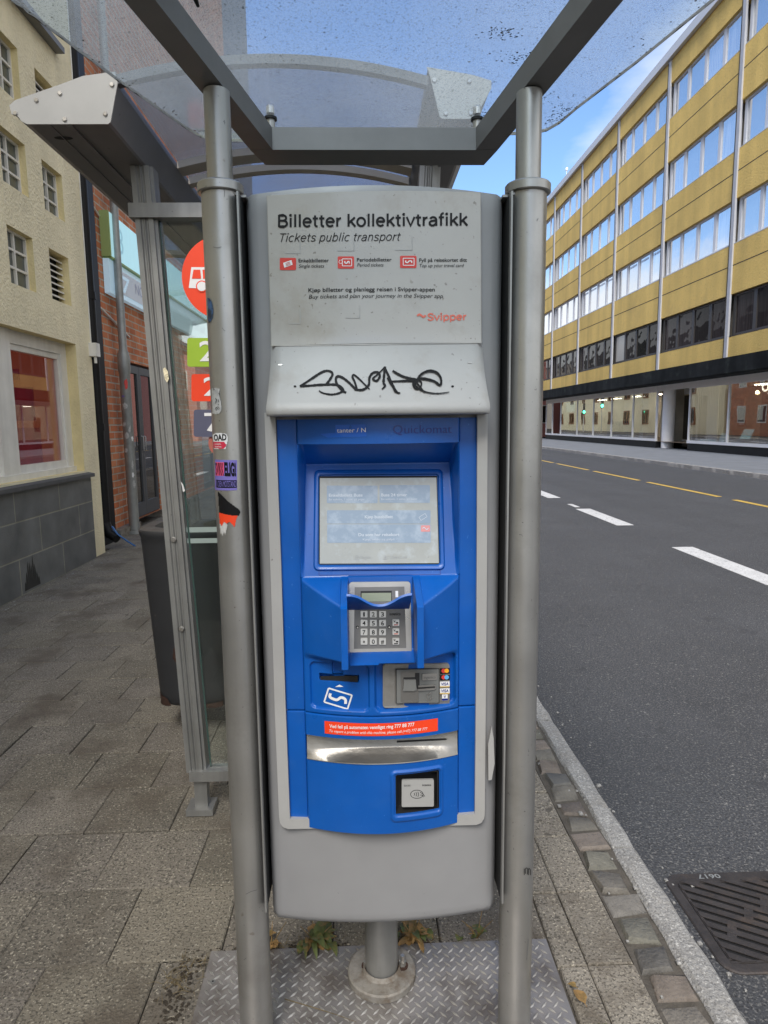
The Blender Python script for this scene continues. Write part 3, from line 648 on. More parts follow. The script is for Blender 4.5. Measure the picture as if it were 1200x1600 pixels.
# ------------------------------------------------------------------ buildings
def wall_open(mb, X, y0, y1, z0, z1, holes, depth, sgn, mi=0, mj=1):
    """wall sheet at x = X facing sgn, with rectangular openings (ya, yb, za, zb) and their reveals"""
    ys = sorted({y0, y1, *[h[0] for h in holes], *[h[1] for h in holes]}); zs = sorted({z0, z1, *[h[2] for h in holes], *[h[3] for h in holes]})
    ys = [y for y in ys if y0 <= y <= y1]; zs = [z for z in zs if z0 <= z <= z1]
    for a, b in zip(ys, ys[1:]):
        for c, d in zip(zs, zs[1:]):
            m_y, m_z = (a + b) / 2, (c + d) / 2
            if any(h[0] < m_y < h[1] and h[2] < m_z < h[3] for h in holes): continue
            mb.add([(X, a, c), (X, b, c), (X, b, d), (X, a, d)], [(0, 1, 2, 3)], mi)
    for ya, yb, za, zb in holes:
        I = X - sgn * depth
        for q in ([(X, ya, za), (X, ya, zb), (I, ya, zb), (I, ya, za)], [(X, yb, za), (X, yb, zb), (I, yb, zb), (I, yb, za)],
                  [(X, ya, za), (X, yb, za), (I, yb, za), (I, ya, za)], [(X, ya, zb), (X, yb, zb), (I, yb, zb), (I, ya, zb)]):
            mb.add(q, [(0, 1, 2, 3)], mj)
    return mb

# --- cream building on the left
WX = -3.32
b1 = thing('plaster_building', 'cream roughcast building with a slate plinth and small deep-set paned windows', 'building', (WX, 2, 0))
small = [(y, y + .5, z, z + dz) for z, dz in ((4.74, .55), (3.9, .5), (2.975, .535)) for y in (6.60, )]
vent_h = [(7.42, 7.90, 4.74, 5.29), (7.43, 7.90, 2.98, 3.51)]
win_h = [(6.68, 7.08, 4.76, 5.29), (6.60, 7.08, 3.90, 4.40), (7.42, 7.89, 3.90, 4.40), (6.59, 7.08, 2.975, 3.51)]
extra = [(y, y + .48, z, z + .52) for y in (5.78, 4.96, 4.14, 3.3) for z in (2.98, 3.9, 4.76)]
shop_h = (2.2, 7.93, 1.08, 2.56)
mb = MB(); wall_open(mb, WX, -20, 8.37, 0, 5.72, win_h + vent_h + extra + [shop_h], .20, 1)
wall_open(mb, WX, -20, 8.37, 5.72, 9.6, [(y, y + 1.0, 6.8, 8.2) for y in (-6, -3, 0, 3, 6)], .2, 1)
mb.add([(WX, 8.37, -.1), (WX, 8.37, 9.6), (-14, 8.37, 9.6), (-14, 8.37, -.1)], [(0, 1, 2, 3)])
mb.add([(WX, -20, 9.6), (WX, 8.37, 9.6), (-14, 8.37, 9.6), (-14, -20, 9.6)], [(0, 1, 2, 3)])
mb.add([(-14, -20, 0), (-14, 8.37, 0), (-14, 8.37, 9.6), (-14, -20, 9.6)], [(0, 1, 2, 3)])
part(mb, 'wall', ['plaster', 'plaster_jamb'], b1)
mb = MB(); mb.box((WX - .02, -20, 5.70), (WX + .10, 7.97, 5.76)); part(mb, 'eave_board', 'alu_dark', b1)
def paned(h, parent):
    ya, yb, za, zb = h; X = WX - .085; f = MB(); t = .022
    for y in (ya, (ya + yb) / 2 - t / 2, yb - t): f.box((X - .02, y, za), (X + .02, y + t, zb))
    for k in range(4): z = za + (zb - za - t) * k / 3; f.box((X - .018, ya, z), (X + .018, yb, z + t))
    o = part(f, 'window_frame', 'white_wood', parent); p = MB(); p.box((X - .012, ya, za), (X - .004, yb, zb)); part(p, 'pane', 'frost', o)
for h in win_h + extra: paned(h, b1)
for ya, yb, za, zb in vent_h:
    mb = MB(); X = WX - .09; n = 8
    for k in range(n + 1):
        z = za + (zb - za) * k / n; mb.prism([(X - .03, ya, z + .028), (X + .02, ya, z), (X + .02, ya, z + .018), (X - .03, ya, z + .042)], (0, yb - ya, 0))
    v = part(mb, 'louvre_vent', 'white_wood', b1); mb = MB(); mb.box((X - .06, ya, za), (X - .05, yb, zb)); part(mb, 'vent_back', 'black', v)
X = WX - .15; f = MB()
ya, yb, za, zb = shop_h
f.box((X - .05, 7.43, za + .05), (X + .05, yb, zb)) if False else None
f.box((X - .05, ya, zb - .13), (X + .03, yb, zb)); f.box((X - .05, ya, za), (X + .06, yb, za + .06))
f.box((X - .05, 7.78, za), (X + .03, yb, zb - .13))
for y in (6.36, 4.8, 3.2): f.box((X - .05, y, za), (X + .05, y + .30, zb - .001))
for (a, b) in ((6.66, 7.78), (5.1, 6.36), (3.5, 4.8)):                       # casements
    for q in ((a, za + .06, b, za + .14), (a, zb - .19, b, zb - .131), (a, za + .14, a + .04, zb - .19), (b - .045, za + .14, b, zb - .19)):
        f.box((X - .035, q[0], q[1]), (X + .012, q[2], q[3]))
fr = part(f, 'shop_window', 'white_wood', b1)
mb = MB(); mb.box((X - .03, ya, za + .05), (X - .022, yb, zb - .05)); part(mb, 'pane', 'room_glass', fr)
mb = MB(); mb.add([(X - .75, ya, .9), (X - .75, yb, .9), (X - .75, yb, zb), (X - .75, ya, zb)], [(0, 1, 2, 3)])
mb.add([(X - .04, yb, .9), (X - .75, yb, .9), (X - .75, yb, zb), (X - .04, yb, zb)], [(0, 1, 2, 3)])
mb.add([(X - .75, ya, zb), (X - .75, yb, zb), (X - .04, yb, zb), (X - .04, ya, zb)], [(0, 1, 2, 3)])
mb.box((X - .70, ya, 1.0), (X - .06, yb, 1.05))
part(mb, 'reflection_backdrop', 'red_reflection', b1)  # glowing surfaces stand in for the reflection in this window
mb = MB(); mb.box((X - .74, 7.72, 1.06), (X - .24, 7.74, 1.60)); mb.box((X - .74, 7.70, 1.68), (X - .28, 7.73, 2.06)); mb.box((X - .74, 7.66, 2.14), (X - .40, 7.69, 2.26)); part(mb, 'crimson_reflection', 'crimson', b1)  # crimson boxes paint the darker middle of the reflected building
mb = MB(); mb.prism([(X - .12, 6.9, 1.14), (X - .06, 6.9, 1.14), (X - .06, 6.9, 1.19), (X - .12, 6.9, 1.17)], (0, .12, 0)); part(mb, 'latch', 'dark_slot', b1)
mb = MB(); mb.box((WX + .002, -20, 0), (WX + .035, 8.0, 1.015)); part(mb, 'slate_plinth', 'slate', b1)
mb = MB(); mb.prism([(WX - .14, -20, 1.085), (WX + .075, -20, 1.045), (WX + .075, -20, 1.005), (WX - .14, -20, 1.005)], (0, 28.03, 0)); part(mb, 'window_ledge', 'slate_ledge', b1)
mb = MB(); sr_ = random.Random(3)
for k in range(9):                                     # damp run-off marks on the slate
    y_ = 6.30 + k * .033; h = (.10, .20, .29, .33, .27, .30, .22, .15, .09)[k] * sr_.uniform(.8, 1.1); w_ = sr_.uniform(.016, .024)
    mb.add([(WX + .0365 + .0001 * k, y_ - w_, .03), (WX + .0365 + .0001 * k, y_ + w_, .03), (WX + .0365 + .0001 * k, y_ + w_ * .7, .03 + h * .7), (WX + .0365 + .0001 * k, y_ + .003, .03 + h), (WX + .0365 + .0001 * k, y_ - w_ * .6, .03 + h * .8)], [tuple(range(5))])
part(mb, 'damp_stain', 'wet', b1)
for yy, rr, nm in ((8.46, .055, 'downpipe'), (8.66, .075, 'downpipe')):
    mb = MB(); mb.tube([(WX - .10, yy, .22), (WX - .10, yy, 9.6)], rr, 14)
    for z in (1.55, 3.2, 5.0): mb.tube([(WX - .10, yy, z), (WX - .10, yy, z + .09)], rr + .012, 14)
    if rr > .06: mb.tube([(WX - .10, yy, .34), (WX - .04, yy - .02, .20), (WX + .08, yy - .06, .14)], [rr, rr * .9, rr * .85], 14)
    part(mb, nm, 'black_pipe', b1, smooth=40)
mb = MB(); mb.box((WX - .3, 8.37, 0), (WX - .18, 9.25, 9.6)); part(mb, 'recess_wall', 'black_pipe', b1)
mb = MB(); mb.box((WX - .02, 8.30, 2.46), (WX + .09, 8.42, 2.62)); mb.tube([(WX + .05, 8.36, 2.46), (WX + .05, 8.36, 2.38)], .018, 8); part(mb, 'junction_box', 'white_wood', b1)
mb = MB(); mb.tube([(WX + .006, 8.365, 2.6), (WX + .006, 8.37, 9.5)], .008, 6)
part(mb, 'wall_cable', 'white_wood', b1)
mb = MB(); mb.prism([(WX + .09, 8.5, .17), (WX + .16, 8.6, .10), (WX + .26, 8.95, -.01), (WX + .25, 8.98, -.01), (WX + .15, 8.64, .11), (WX + .08, 8.54, .18)], (.02, 0, .012))
mb2 = MB(); mb2.tube([(WX + .02, 8.60, .30), (WX + .09, 8.58, .20), (WX + .17, 8.66, .10), (WX + .24, 8.78, .0)], .012, 8)
tag(mb2.build('hose', 'hose', smooth=40), 'thin blue hose hanging out of the black downpipe at the foot of the wall', 'hose')

# --- brick building
BX = -3.62
b2 = thing('brick_building', 'tall red brick building with turquoise sign band and dark double door', 'building', (BX, 9.4, 0))
door_h = (10.30, 11.75, .12, 2.60); shop2 = (15.0, 17.2, .14, 2.62)
mb = MB(); wall_open(mb, BX, 9.42, 19.6, .12, 17, [door_h, shop2], .10, 1, 0, 0)
mb.add([(BX, 9.42, .12), (BX, 9.42, 17), (-14, 9.42, 17), (-14, 9.42, .12)], [(0, 1, 2, 3)])
mb.add([(BX, 9.42, 17), (BX, 19.6, 17), (-14, 19.6, 17), (-14, 9.42, 17)], [(0, 1, 2, 3)])
part(mb, 'wall', 'brick', b2)
mb = MB(); mb.box((-14, 19.6, 0), (BX - .02, 24.0, 18)); part(mb, 'clad_tower', 'door_dark', b2)
mb = MB(); mb.box((BX - .3, 9.40, -.05), (BX + .13, 10.28, .12)); mb.box((BX - .3, 11.78, -.05), (BX + .06, 19.6, .12)); part(mb, 'stone_base', 'concrete_flange', b2)
for ya, yb in ((10.32, 11.02), (11.03, 11.73)):
    f = MB(); x = BX - .045
    for q in ((ya, .14, yb, .36), (ya, 2.44, yb, 2.56), (ya, .36, ya + .085, 2.44), (yb - .085, .36, yb, 2.44)): f.box((x - .03, q[0], q[1]), (x + .03, q[2], q[3]))
    dr = part(f, 'door', 'door_dark', b2); p = MB(); p.box((x - .008, ya + .085, .36), (x + .004, yb - .085, 2.44)); part(p, 'pane', 'dark_glass', dr)
    hx = yb - .05 if ya < 11 else ya + .05
    hn = MB(); hn.tube([(x + .03, hx, 1.20), (x + .06, hx, 1.21), (x + .065, hx, 1.43), (x + .03, hx, 1.44)], .010, 8); part(hn, 'handle', 'sil_plastic', dr, smooth=40)
mb = MB(); mb.box((BX - .6, 10.3, .1), (BX - .55, 11.75, 2.6)); part(mb, 'door_back', 'black', b2)
f = MB(); x = BX - .05
for y in (15.0, 16.05, 17.1): f.box((x - .03, y, .14), (x + .03, y + .10, 2.62))
f.box((x - .031, 15, .14), (x + .031, 17.2, .28)); f.box((x - .031, 15, 2.5), (x + .031, 17.2, 2.619))
wn = part(f, 'window', 'door_dark', b2); p = MB(); p.box((x - .004, 15, .2), (x + .004, 17.2, 2.55)); part(p, 'pane', 'shop_glass', wn)
p = MB(); p.box((x - .5, 15, .1), (x - .45, 17.2, 2.6)); part(p, 'blind', 'pane_curtain', wn)
mb = MB(); mb.tube([(BX + .02, 9.38, 4.75), (BX + .02, 9.46, 4.58), (BX + .02, 9.70, 4.50)], .015, 6); part(mb, 'cable', 'white_wood', b2); mb = MB(); mb.tube([(BX + .01, 8.75, 3.14), (BX + .03, 9.45, 3.24), (BX + .02, 10.6, 2.98)], .016, 6)
part(mb, 'cable', 'white_wood', b2)
s1 = thing('shop_sign', 'long turquoise sign panel with a lime green edge high on the brick wall', 'sign', (BX + .02, 9.7, 3.97))
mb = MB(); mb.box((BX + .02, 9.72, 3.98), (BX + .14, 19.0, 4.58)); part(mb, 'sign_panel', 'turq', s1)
mb = MB(); mb.box((BX + .018, 9.68, 3.975), (BX + .142, 9.72, 4.585)); mb.box((BX + .018, 9.72, 3.955), (BX + .142, 19.0, 3.98)); part(mb, 'sign_edge', 'sign_edge', s1)
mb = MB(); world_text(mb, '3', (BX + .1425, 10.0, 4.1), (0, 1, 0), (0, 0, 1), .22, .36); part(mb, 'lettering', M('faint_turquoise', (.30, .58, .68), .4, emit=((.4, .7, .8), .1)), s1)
s2 = thing('shop_sign', 'pale blue and white sign panel with lilac lettering right below the turquoise one', 'sign', (BX + .02, 9.7, 3.47))
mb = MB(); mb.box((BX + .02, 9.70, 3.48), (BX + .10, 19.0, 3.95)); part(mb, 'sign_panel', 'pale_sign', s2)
mb = MB(); mb.box((BX + .1005, 10.0, 3.55), (BX + .106, 12.1, 3.88)); part(mb, 'white_panel', 'sign_white', s2)
mb = MB(); world_text(mb, 'NORWAY', (BX + .108, 10.75, 3.66), (0, 1, 0), (0, 0, 1), 1.15, .16); world_text(mb, 'consult', (BX + .104, 14.3, 3.64), (0, 1, 0), (0, 0, 1), 1.1, .22); part(mb, 'lettering', 'lilac', s2)
mb = MB(); mb.add([(BX + .108, 10.1, 3.82), (BX + .108, 10.5, 3.82), (BX + .108, 10.28, 3.58), (BX + .108, 10.16, 3.58), (BX + .108, 10.38, 3.77), (BX + .108, 10.1, 3.77)], [tuple(range(6))]); part(mb, 'logo', 'pale_sign', s2)

# --- lamp post with stickers
lp = thing('lamp_post', 'grey steel lamp post covered in torn stickers before the brick wall', 'lamp post', (-3.46, 9.88, 0))
mb = MB(); mb.tube([(-3.46, 9.88, 0), (-3.46, 9.88, 2.36), (-3.46, 9.88, 2.40), (-3.46, 9.88, 2.62), (-3.46, 9.88, 2.72), (-3.46, 9.88, 9.0)], [.075, .075, .088, .088, .056, .05], 18); part(mb, 'pole', 'galv', lp, smooth=35)
mb = MB(); mb.tube([(-3.46, 9.88, 0), (-3.46, 9.88, .05)], .14, 18); part(mb, 'base_collar', 'galv', lp, smooth=35)
mb = MB(); mb.tube([(-3.46, 9.88, 8.95), (-3.2, 9.88, 9.2), (-2.4, 9.88, 9.3)], .04, 10); part(mb, 'arm', 'galv', lp, smooth=40)
mb = MB(); mb.bevbox((-2.4, 9.76, 9.24), (-1.8, 10.0, 9.38), .05); part(mb, 'lamp_head', 'galv', lp)
cyl = Surf(lambda x, z: 9.88 - math.sqrt(max(0, .0765 ** 2 - (x + 3.46) ** 2)) if abs(x + 3.46) < .0765 else 99, 9.5, 10.2)
rr = random.Random(11)
for k, (px, py, ww, hh, m_) in enumerate([(197, 600, 7, 20, 'red'), (192, 619, 6, 4, 'violet'), (196, 634, 9, 11, 'torn'), (194, 663, 6, 9, 'torn'), (203, 670, 5, 16, 'torn'), (198, 681, 9, 12, 'torn'), (207, 685, 4, 9, 'white'), (197, 704, 8, 9, 'torn'), (207, 726, 4, 14, 'torn'), (208, 742, 4, 12, 'white'), (210, 757, 5, 17, 'torn')]):
    mb = MB(); n = 7; pts = [(px + ww / 2 * rr.uniform(.6, 1.1) * math.cos(2 * math.pi * i / n), py + hh / 2 * rr.uniform(.6, 1.1) * math.sin(2 * math.pi * i / n)) for i in range(n)]
    grid_decal(mb, pts, cyl, .002); part(mb, 'sticker', m_, lp)

# --- timber house and brick gable further along this side of the street, mirrored in the shop windows
b3 = thing('timber_house', 'pale yellow boarded timber house with a dark pitched roof down the street', 'house', (-3.7, 66, 0))
wins = [(y, y + 1.5, z, z + 1.6) for y in (72, 78, 84, 90, 96, 102, 108, 114, 120) for z in (1.2, 4.6)]
mb = MB(); wall_open(mb, -3.7, 66, 126, 0, 7.2, wins, .12, 1, 0, 0)
mb.add([(-3.7, 66, 0), (-3.7, 66, 7.2), (-8.7, 66, 11.2), (-13.7, 66, 7.2), (-13.7, 66, 0)], [(0, 1, 2, 3, 4)])
mb.add([(-3.7, 126, 0), (-3.7, 126, 7.2), (-8.7, 126, 11.2), (-13.7, 126, 7.2), (-13.7, 126, 0)], [(0, 1, 2, 3, 4)])
for k in range(200): mb.box((-3.70, 66.02 + k * .3, 0), (-3.68, 66.06 + k * .3, 7.15)) if not any(h[0] - .1 < 66.04 + k * .3 < h[1] + .1 for h in wins) else None
part(mb, 'wall', 'timber', b3)
mb = MB(); mb.prism([(-3.2, 65.6, 6.8), (-8.7, 65.6, 11.2), (-14.2, 65.6, 6.8), (-14.2, 65.6, 7.1), (-8.7, 65.6, 11.5), (-3.2, 65.6, 7.1)], (0, 60.8, 0)); part(mb, 'roof', 'roof_dark', b3)
for ya, yb, za, zb in wins:
    f = MB(); x = -3.66
    for q in ((ya - .15, za - .15, yb + .15, za), (ya - .15, zb, yb + .15, zb + .15), (ya - .15, za, ya, zb), (yb, za, yb + .15, zb), ((ya + yb) / 2 - .05, za, (ya + yb) / 2 + .05, zb)): f.box((x - .06, q[0], q[1]), (x + .04, q[2], q[3]))
    wn = part(f, 'window', 'wood', b3); p = MB(); p.box((x - .08, ya, za), (x - .07, yb, zb)); part(p, 'pane', 'dark_glass', wn)
b4 = thing('brick_house', 'brown brick house with a red tiled roof before the timber house', 'house', (-3.7, 44, 0))
mb = MB(); mb.box((-13, 44, 0), (-3.75, 65.5, 7.5)); part(mb, 'wall', 'brick', b4)
mb = MB(); mb.prism([(-3.3, 43.8, 7.4), (-8.3, 43.8, 12.2), (-13.4, 43.8, 7.4)], (0, 21.9, 0)); part(mb, 'roof', 'roof_red', b4)
for y in (47, 51, 55, 59, 62.4):
    for z in (1.2, 4.6):
        f = MB(); f.box((-3.76, y, z), (-3.72, y + 1.4, z + 1.7)); wn = part(f, 'window', 'white_wood', b4); p = MB(); p.box((-3.74, y + .12, z + .12), (-3.71, y + 1.28, z + 1.58)); part(p, 'pane', 'dark_glass', wn)
for k, (y, zl, lab) in enumerate(((95.7, 2.9, 'farther traffic light with the lower green lamp of the two mirrored in shop glass'), (88.4, 3.6, 'nearer traffic light with the higher green lamp of the two mirrored in shop glass'))):
    t = thing('traffic_light', lab, 'traffic light', (.7, y, 0), 'traffic lights down the street')
    mb = MB(); mb.tube([(.7, y, 0), (.7, y, zl + 1.5)], .07, 10); part(mb, 'pole', 'galv', t, smooth=40)
    mb = MB(); mb.box((.5, y - .25, zl - .35), (.95, y - .08, zl + 1.25)); part(mb, 'housing', 'black', t)
    mb = MB(); mb.tube([(.73, y - .27, zl), (.73, y - .24, zl)], .20, 16); part(mb, 'green_lens', 'green_lamp', t)
    for dz in (.45, .9):
        mb = MB(); mb.tube([(.73, y - .265, zl + dz), (.73, y - .24, zl + dz)], .14, 14); part(mb, 'dark_lens', 'dark_slot', t)

# --- yellow office building across the street
FX = 17.0
b5 = thing('office_building', 'long five storey ochre office block with ribbon windows across the street', 'building', (FX, 16, 0))
PIL = [30.55 + 7.06 * k for k in range(-3, 6)]        # pilaster positions
ROWS = [(17.78, 19.58, 0), (13.55, 15.54, 0), (9.48, 11.43, 0), (5.36, 7.26, 1)]
Ye0, Ye1 = PIL[0] - 7.06, PIL[-1]
spans = [(4.35, 5.36), (7.26, 9.48), (11.43, 13.55), (15.54, 17.78), (19.58, 20.8)]
for (z0, z1) in spans:
    mb = MB(); mb.box((FX, Ye0, z0), (FX + .3, Ye1, z1)); part(mb, 'spandrel', 'ochre', b5)
    if z1 - z0 > 2:
        j = MB(); zj = z0 + (z1 - z0) * .425 + .0; j.box((FX - .004, Ye0, z1 - .95 - .02), (FX - .001, Ye1, z1 - .95 + .02)); part(j, 'panel_joint', 'joint', b5)
for y in PIL:
    mb = MB(); mb.box((FX - .07, y - .16, 4.35), (FX + .02, y + .16, 20.78)); pl = part(mb, 'pilaster', 'pilaster', b5)
    mb = MB(); mb.box((FX - .075, y - .02 + .10, 4.35), (FX - .0705, y + .15, 20.7)); part(mb, 'pilaster_joint', 'joint', pl)
mb = MB(); mb.box((FX - .22, Ye0, 20.8), (FX + .4, Ye1, 21.25)); mb.box((FX, Ye0, 21.2), (FX + 14, Ye1, 21.3)); part(mb, 'roof_fascia', 'fascia_white', b5)
mb = MB(); mb.box((FX + .35, Ye0 + .05, 4.4), (FX + 14, Ye1 - .05, 21.2)); mb.box((FX + 5, Ye0 + .05, 0), (FX + 14, Ye1 - .05, 4.4)); part(mb, 'core', 'far', b5)
cache = {}
def ribbon(y0, z0, z1, dark):
    key = (round(z1 - z0, 3), dark); fx = FX + .14
    if key not in cache:
        f = MB(); p = MB(); W_ = 7.06 - .32; H_ = z1 - z0; n = 4; pw = W_ / n; b = .10
        f.box((0, 0, 0), (.10, W_, .12)); f.box((0, 0, H_ - .10), (.10, W_, H_)); f.box((-.14, 0, -.02), (.0, W_, .03))
        for k in range(n + 1):
            t = .20 if k in (0, n) else .24
            a = 0 if k == 0 else (W_ - t if k == n else k * pw - t / 2); f.box((.002, a, .12), (.098, a + t, H_ - .10))
        for k in range(n):
            a = k * pw + .12; e = .025
            for q in ((a, .12, a + pw - .24, .12 + e), (a, H_ - .10 - e, a + pw - .24, H_ - .10), (a, .12, a + e, H_ - .1), (a + pw - .24 - e, .12, a + pw - .24, H_ - .1)): f.box((.03, q[0], q[1]), (.085, q[2], q[3]))
            p.box((.05, a - .02, .10), (.058, a + pw - .22, H_ - .08), 0)
        fo = f.build('window', 'frame_dark' if dark else 'frame_white', b5, loc=(0, 0, 0)); po = p.build('pane', 'pane_dark' if dark else 'pane_blue', fo, loc=(0, 0, 0)); cache[key] = (fo, po); first = True
        fo.location = Vector((fx, y0, z0)) - Vector(b5.location); po.location = (0, 0, 0); return fo
    fo, po = cache[key]; f2 = fo.copy(); p2 = po.copy(); COL.objects.link(f2); COL.objects.link(p2); p2.parent = f2
    f2.location = Vector((fx, y0, z0)) - Vector(b5.location); return f2
wl = []
for z0, z1, dk in ROWS:
    for y in [Ye0] + PIL[:-1]: wl.append((ribbon(y + .16, z0, z1, dk), y, z0))
mb = MB()
for y, xs in ((37.61, (0, 1, 2)), (44.67, (0, 1, 2, 3))):
    for k in xs: world_text(mb, 'TARABANN', (FX + .185, y + .16 + (k + 1) * 1.685 - .20, 11.43 - .36), (0, -1, 0), (0, 0, 1), 1.1, .15)
part(mb, 'window_lettering', 'lilac', b5)
cv = MB()                                             # one pale curtained light in the dark row
cv.box((FX + .155, 37.61 + .16 + 3 * 1.685 + .12, 5.5), (FX + .165, 37.61 + .16 + 4 * 1.685 - .2, 7.1)); part(cv, 'curtained_pane', 'pane_curtain', b5)
mb = MB(); CX = 15.6                                  # black canopy over the shops
mb.prism([(CX, Ye0, 3.56), (CX, Ye0, 4.22), (FX + .1, Ye0, 4.36), (FX + .1, Ye0, 3.50), (CX + .1, Ye0, 3.50)], (0, Ye1 - Ye0 + .3, 0)); part(mb, 'canopy', 'fascia_black', b5)
SX = 16.6
R0, R1 = 33.0, 36.6                                   # recessed entrance
mb = MB()
for a, b in ((Ye0, R0), (R1, 58.9)):
    mb.box((SX - .03, a, .42), (SX + .10, b, .56)); mb.box((SX - .02, a, 3.16), (SX + .12, b, 3.5))
for y in (19, 24.3, 29.35, 32.9, 36.62, 39.84, 43.3, 46.75, 50.3, 54.5, 56.9, 58.8): mb.box((SX - .025, y - .05, .56), (SX + .07, y + .05, 3.16))
mb.box((SX, R0, 3.2), (SX + .1, R1, 3.5)); mb.box((SX + 1.5, R0, .05), (SX + 1.58, R0 + .9, 3.5))
part(mb, 'shop_front', 'shop_white', b5)
mb = MB(); mb.box((SX + .01, Ye0, .0), (SX + .3, R0 - .02, .42)); mb.box((SX + .01, R1 + .02, .0), (SX + .3, 58.9, .42)); mb.box((SX + .3, R1 - .02, 0), (SX + 1.5, R1 + .3, .42)); part(mb, 'plinth', 'black_stone', b5)
for a, b in ((Ye0, R0 - .1), (R1 + .05, 54.5)):
    mb = MB(); mb.box((SX + .015, a, .5), (SX + .025, b, 3.2)); part(mb, 'shop_pane', 'shop_glass', b5)
mb = MB(); mb.box((SX + .015, 57, .5), (SX + .025, 58.8, 3.2)); mb.box((SX + 1.0, 54.5, .1), (SX + 1.05, 57, 3.2)); part(mb, 'shop_pane', 'dark_glass', b5)
mb = MB(); mb.tube([(SX + .45, R1 - .5, .05), (SX + .45, R1 - .5, 3.5)], .33, 24); part(mb, 'column', 'shop_white', b5, smooth=40)
f = MB(); x = SX + 1.5
for q in ((R0 + .9, .1, R0 + 2.1, .5), (R0 + .9, 2.85, R0 + 2.1, 3.0), (R0 + .9, .5, R0 + 1.05, 2.85), (R0 + 1.95, .5, R0 + 2.1, 2.85), (R0 + .9, 3.0, R0 + 3.6, 3.5), (R0 + 2.5, .4, R0 + 2.6, 3.0), (R0 + 2.1, .1, R0 + 3.6, .5)): f.box((x, q[0], q[1]), (x + .1, q[2], q[3]))
dr = part(f, 'entrance_door', 'shop_white', b5); p = MB(); p.box((x + .04, R0 + 1.0, .5), (x + .05, R0 + 3.6, 2.95)); part(p, 'pane', 'dark_glass', dr)
mb = MB(); mb.box((SX + .1, Ye0, .40), (SX + 4.9, 58.8, .42)); part(mb, 'shop_floor', 'shop_floor', b5)
mb = MB(); mb.add([(SX + 4.4, Ye0, .4), (SX + 4.4, 58.8, .4), (SX + 4.4, 58.8, 3.5), (SX + 4.4, Ye0, 3.5)], [(0, 1, 2, 3)]); mb.box((SX + .2, Ye0, 3.3), (SX + 4.9, 58.8, 3.48))
for y in (36.62, 54.5): mb.box((SX + .3, y, .4), (SX + 4.4, y + .1, 3.4))
part(mb, 'shop_interior', 'shop_in', b5)
for q in (25, 28.5, 31.2, 38, 42, 46, 50, 53):
    mb = MB(); mb.box((SX + 2.9, q, 3.255), (SX + 3.3, q + 1.1, 3.296)); part(mb, 'ceiling_fill', 'shop_fill', b5)  # glowing ceiling panels, added to brighten the shops behind the glass
mb = MB(); world_text(mb, 'OJ', (SX + .2, 27.3, 2.74), (0, -1, 0), (0, 0, 1), .62, .34, bold=.03); part(mb, 'lit_lettering', 'lit_letters', b5)
def tagp(mb, name, mat, lab, cat, group=None): return tag(mb.build(name, mat), lab, cat, group)
mb = MB(); mb.box((SX + .35, 52.0, 2.35), (SX + .39, 54.2, 3.1)); tagp(mb, 'display_board', 'turq', 'pale turquoise board hung at the top of the far shop window', 'board')
for (y, z, ww, hh, lab) in ((38.5, 2.55, .35, .5, 'white notice stuck highest in the column on the shop glass'), (38.5, 1.95, .32, .45, 'white notice stuck second from the top on the shop glass'), (38.5, 1.35, .32, .42, 'white notice stuck below the other two on the shop glass'), (38.4, .58, .5, .75, 'largest pale green notice stuck lowest on the shop glass')):
    mb = MB(); mb.box((SX + .03, y, z), (SX + .035, y + ww, z + hh)); tagp(mb, 'notice', 'sign_white', lab, 'notice', 'notices on the shop glass')
mb = MB(); mb.prism([(SX + .4, 28.3, .72), (SX + .6, 28.3, 1.15), (SX + .63, 28.3, 1.15), (SX + .43, 28.3, .72)], (0, .75, 0)); tagp(mb, 'display_card', 'turq', 'pale green display card standing low in the shop window beside the lit letters', 'display card', 'cards in the shop window')
mb = MB(); mb.prism([(SX + .4, 30.3, .55), (SX + .5, 30.3, .95), (SX + .53, 30.3, .95), (SX + .43, 30.3, .55)], (0, .45, 0)); tagp(mb, 'display_card', 'pale_sign', 'pale blue display card standing near the narrow mullion of the shop window', 'display card', 'cards in the shop window')
mb = MB(); mb.box((SX + .4, 31.5, .5), (SX + .7, 32.5, .62)); tagp(mb, 'leaflet_pile', 'pale_sign', 'flat pile of leaflets on the shop window floor next to the entrance', 'leaflets')
for (y, z, s_, lab) in ((30.2, 2.1, .8, 'upper brown frame with dark fill standing in for a reflected window'), (30.0, 1.25, .5, 'lower brown frame with pale fill standing in for a reflected window')):
    t = thing('reflected_frame', lab, 'reflected window', (SX + 1.2, y, z), 'reflected windows in the shop glass')
    mb = MB(); mb.box((SX + 1.2, y, z), (SX + 1.26, y + s_ * 1.3, z + s_ * .62)); part(mb, 'frame', 'wood', t); mb = MB(); mb.box((SX + 1.19, y + .1, z + .08), (SX + 1.20, y + s_ * 1.3 - .1, z + s_ * .62 - .08)); part(mb, 'picture', 'dark_slot' if z > 2 else 'sign_white', t)  # frame and fill stand in for a window reflected in the glass
t = thing('pendant_lamp', 'lit bulb on a cord hanging in the shop window', 'lamp', (SX + 1.0, 28.9, 2.5))
mb = MB(); mb.tube([(SX + 1, 28.9, 2.86), (SX + 1, 28.9, 3.3)], .01, 6); part(mb, 'cord', 'black', t); mb = MB(); mb.tube([(SX + 1, 28.9, 2.68), (SX + 1, 28.9, 2.72), (SX + 1, 28.9, 2.80), (SX + 1, 28.9, 2.86)], [.03, .08, .08, .03], 12); part(mb, 'bulb', 'warm_lamp', t, smooth=60)
mb = MB(); mb.bevbox((SX + .6, 26.2, .42), (SX + 1.6, 27.9, 2.7), .02); tagp(mb, 'cabinet', 'dark_slot', 'tall dark cabinet standing in the shop below the lit letters', 'cabinet')
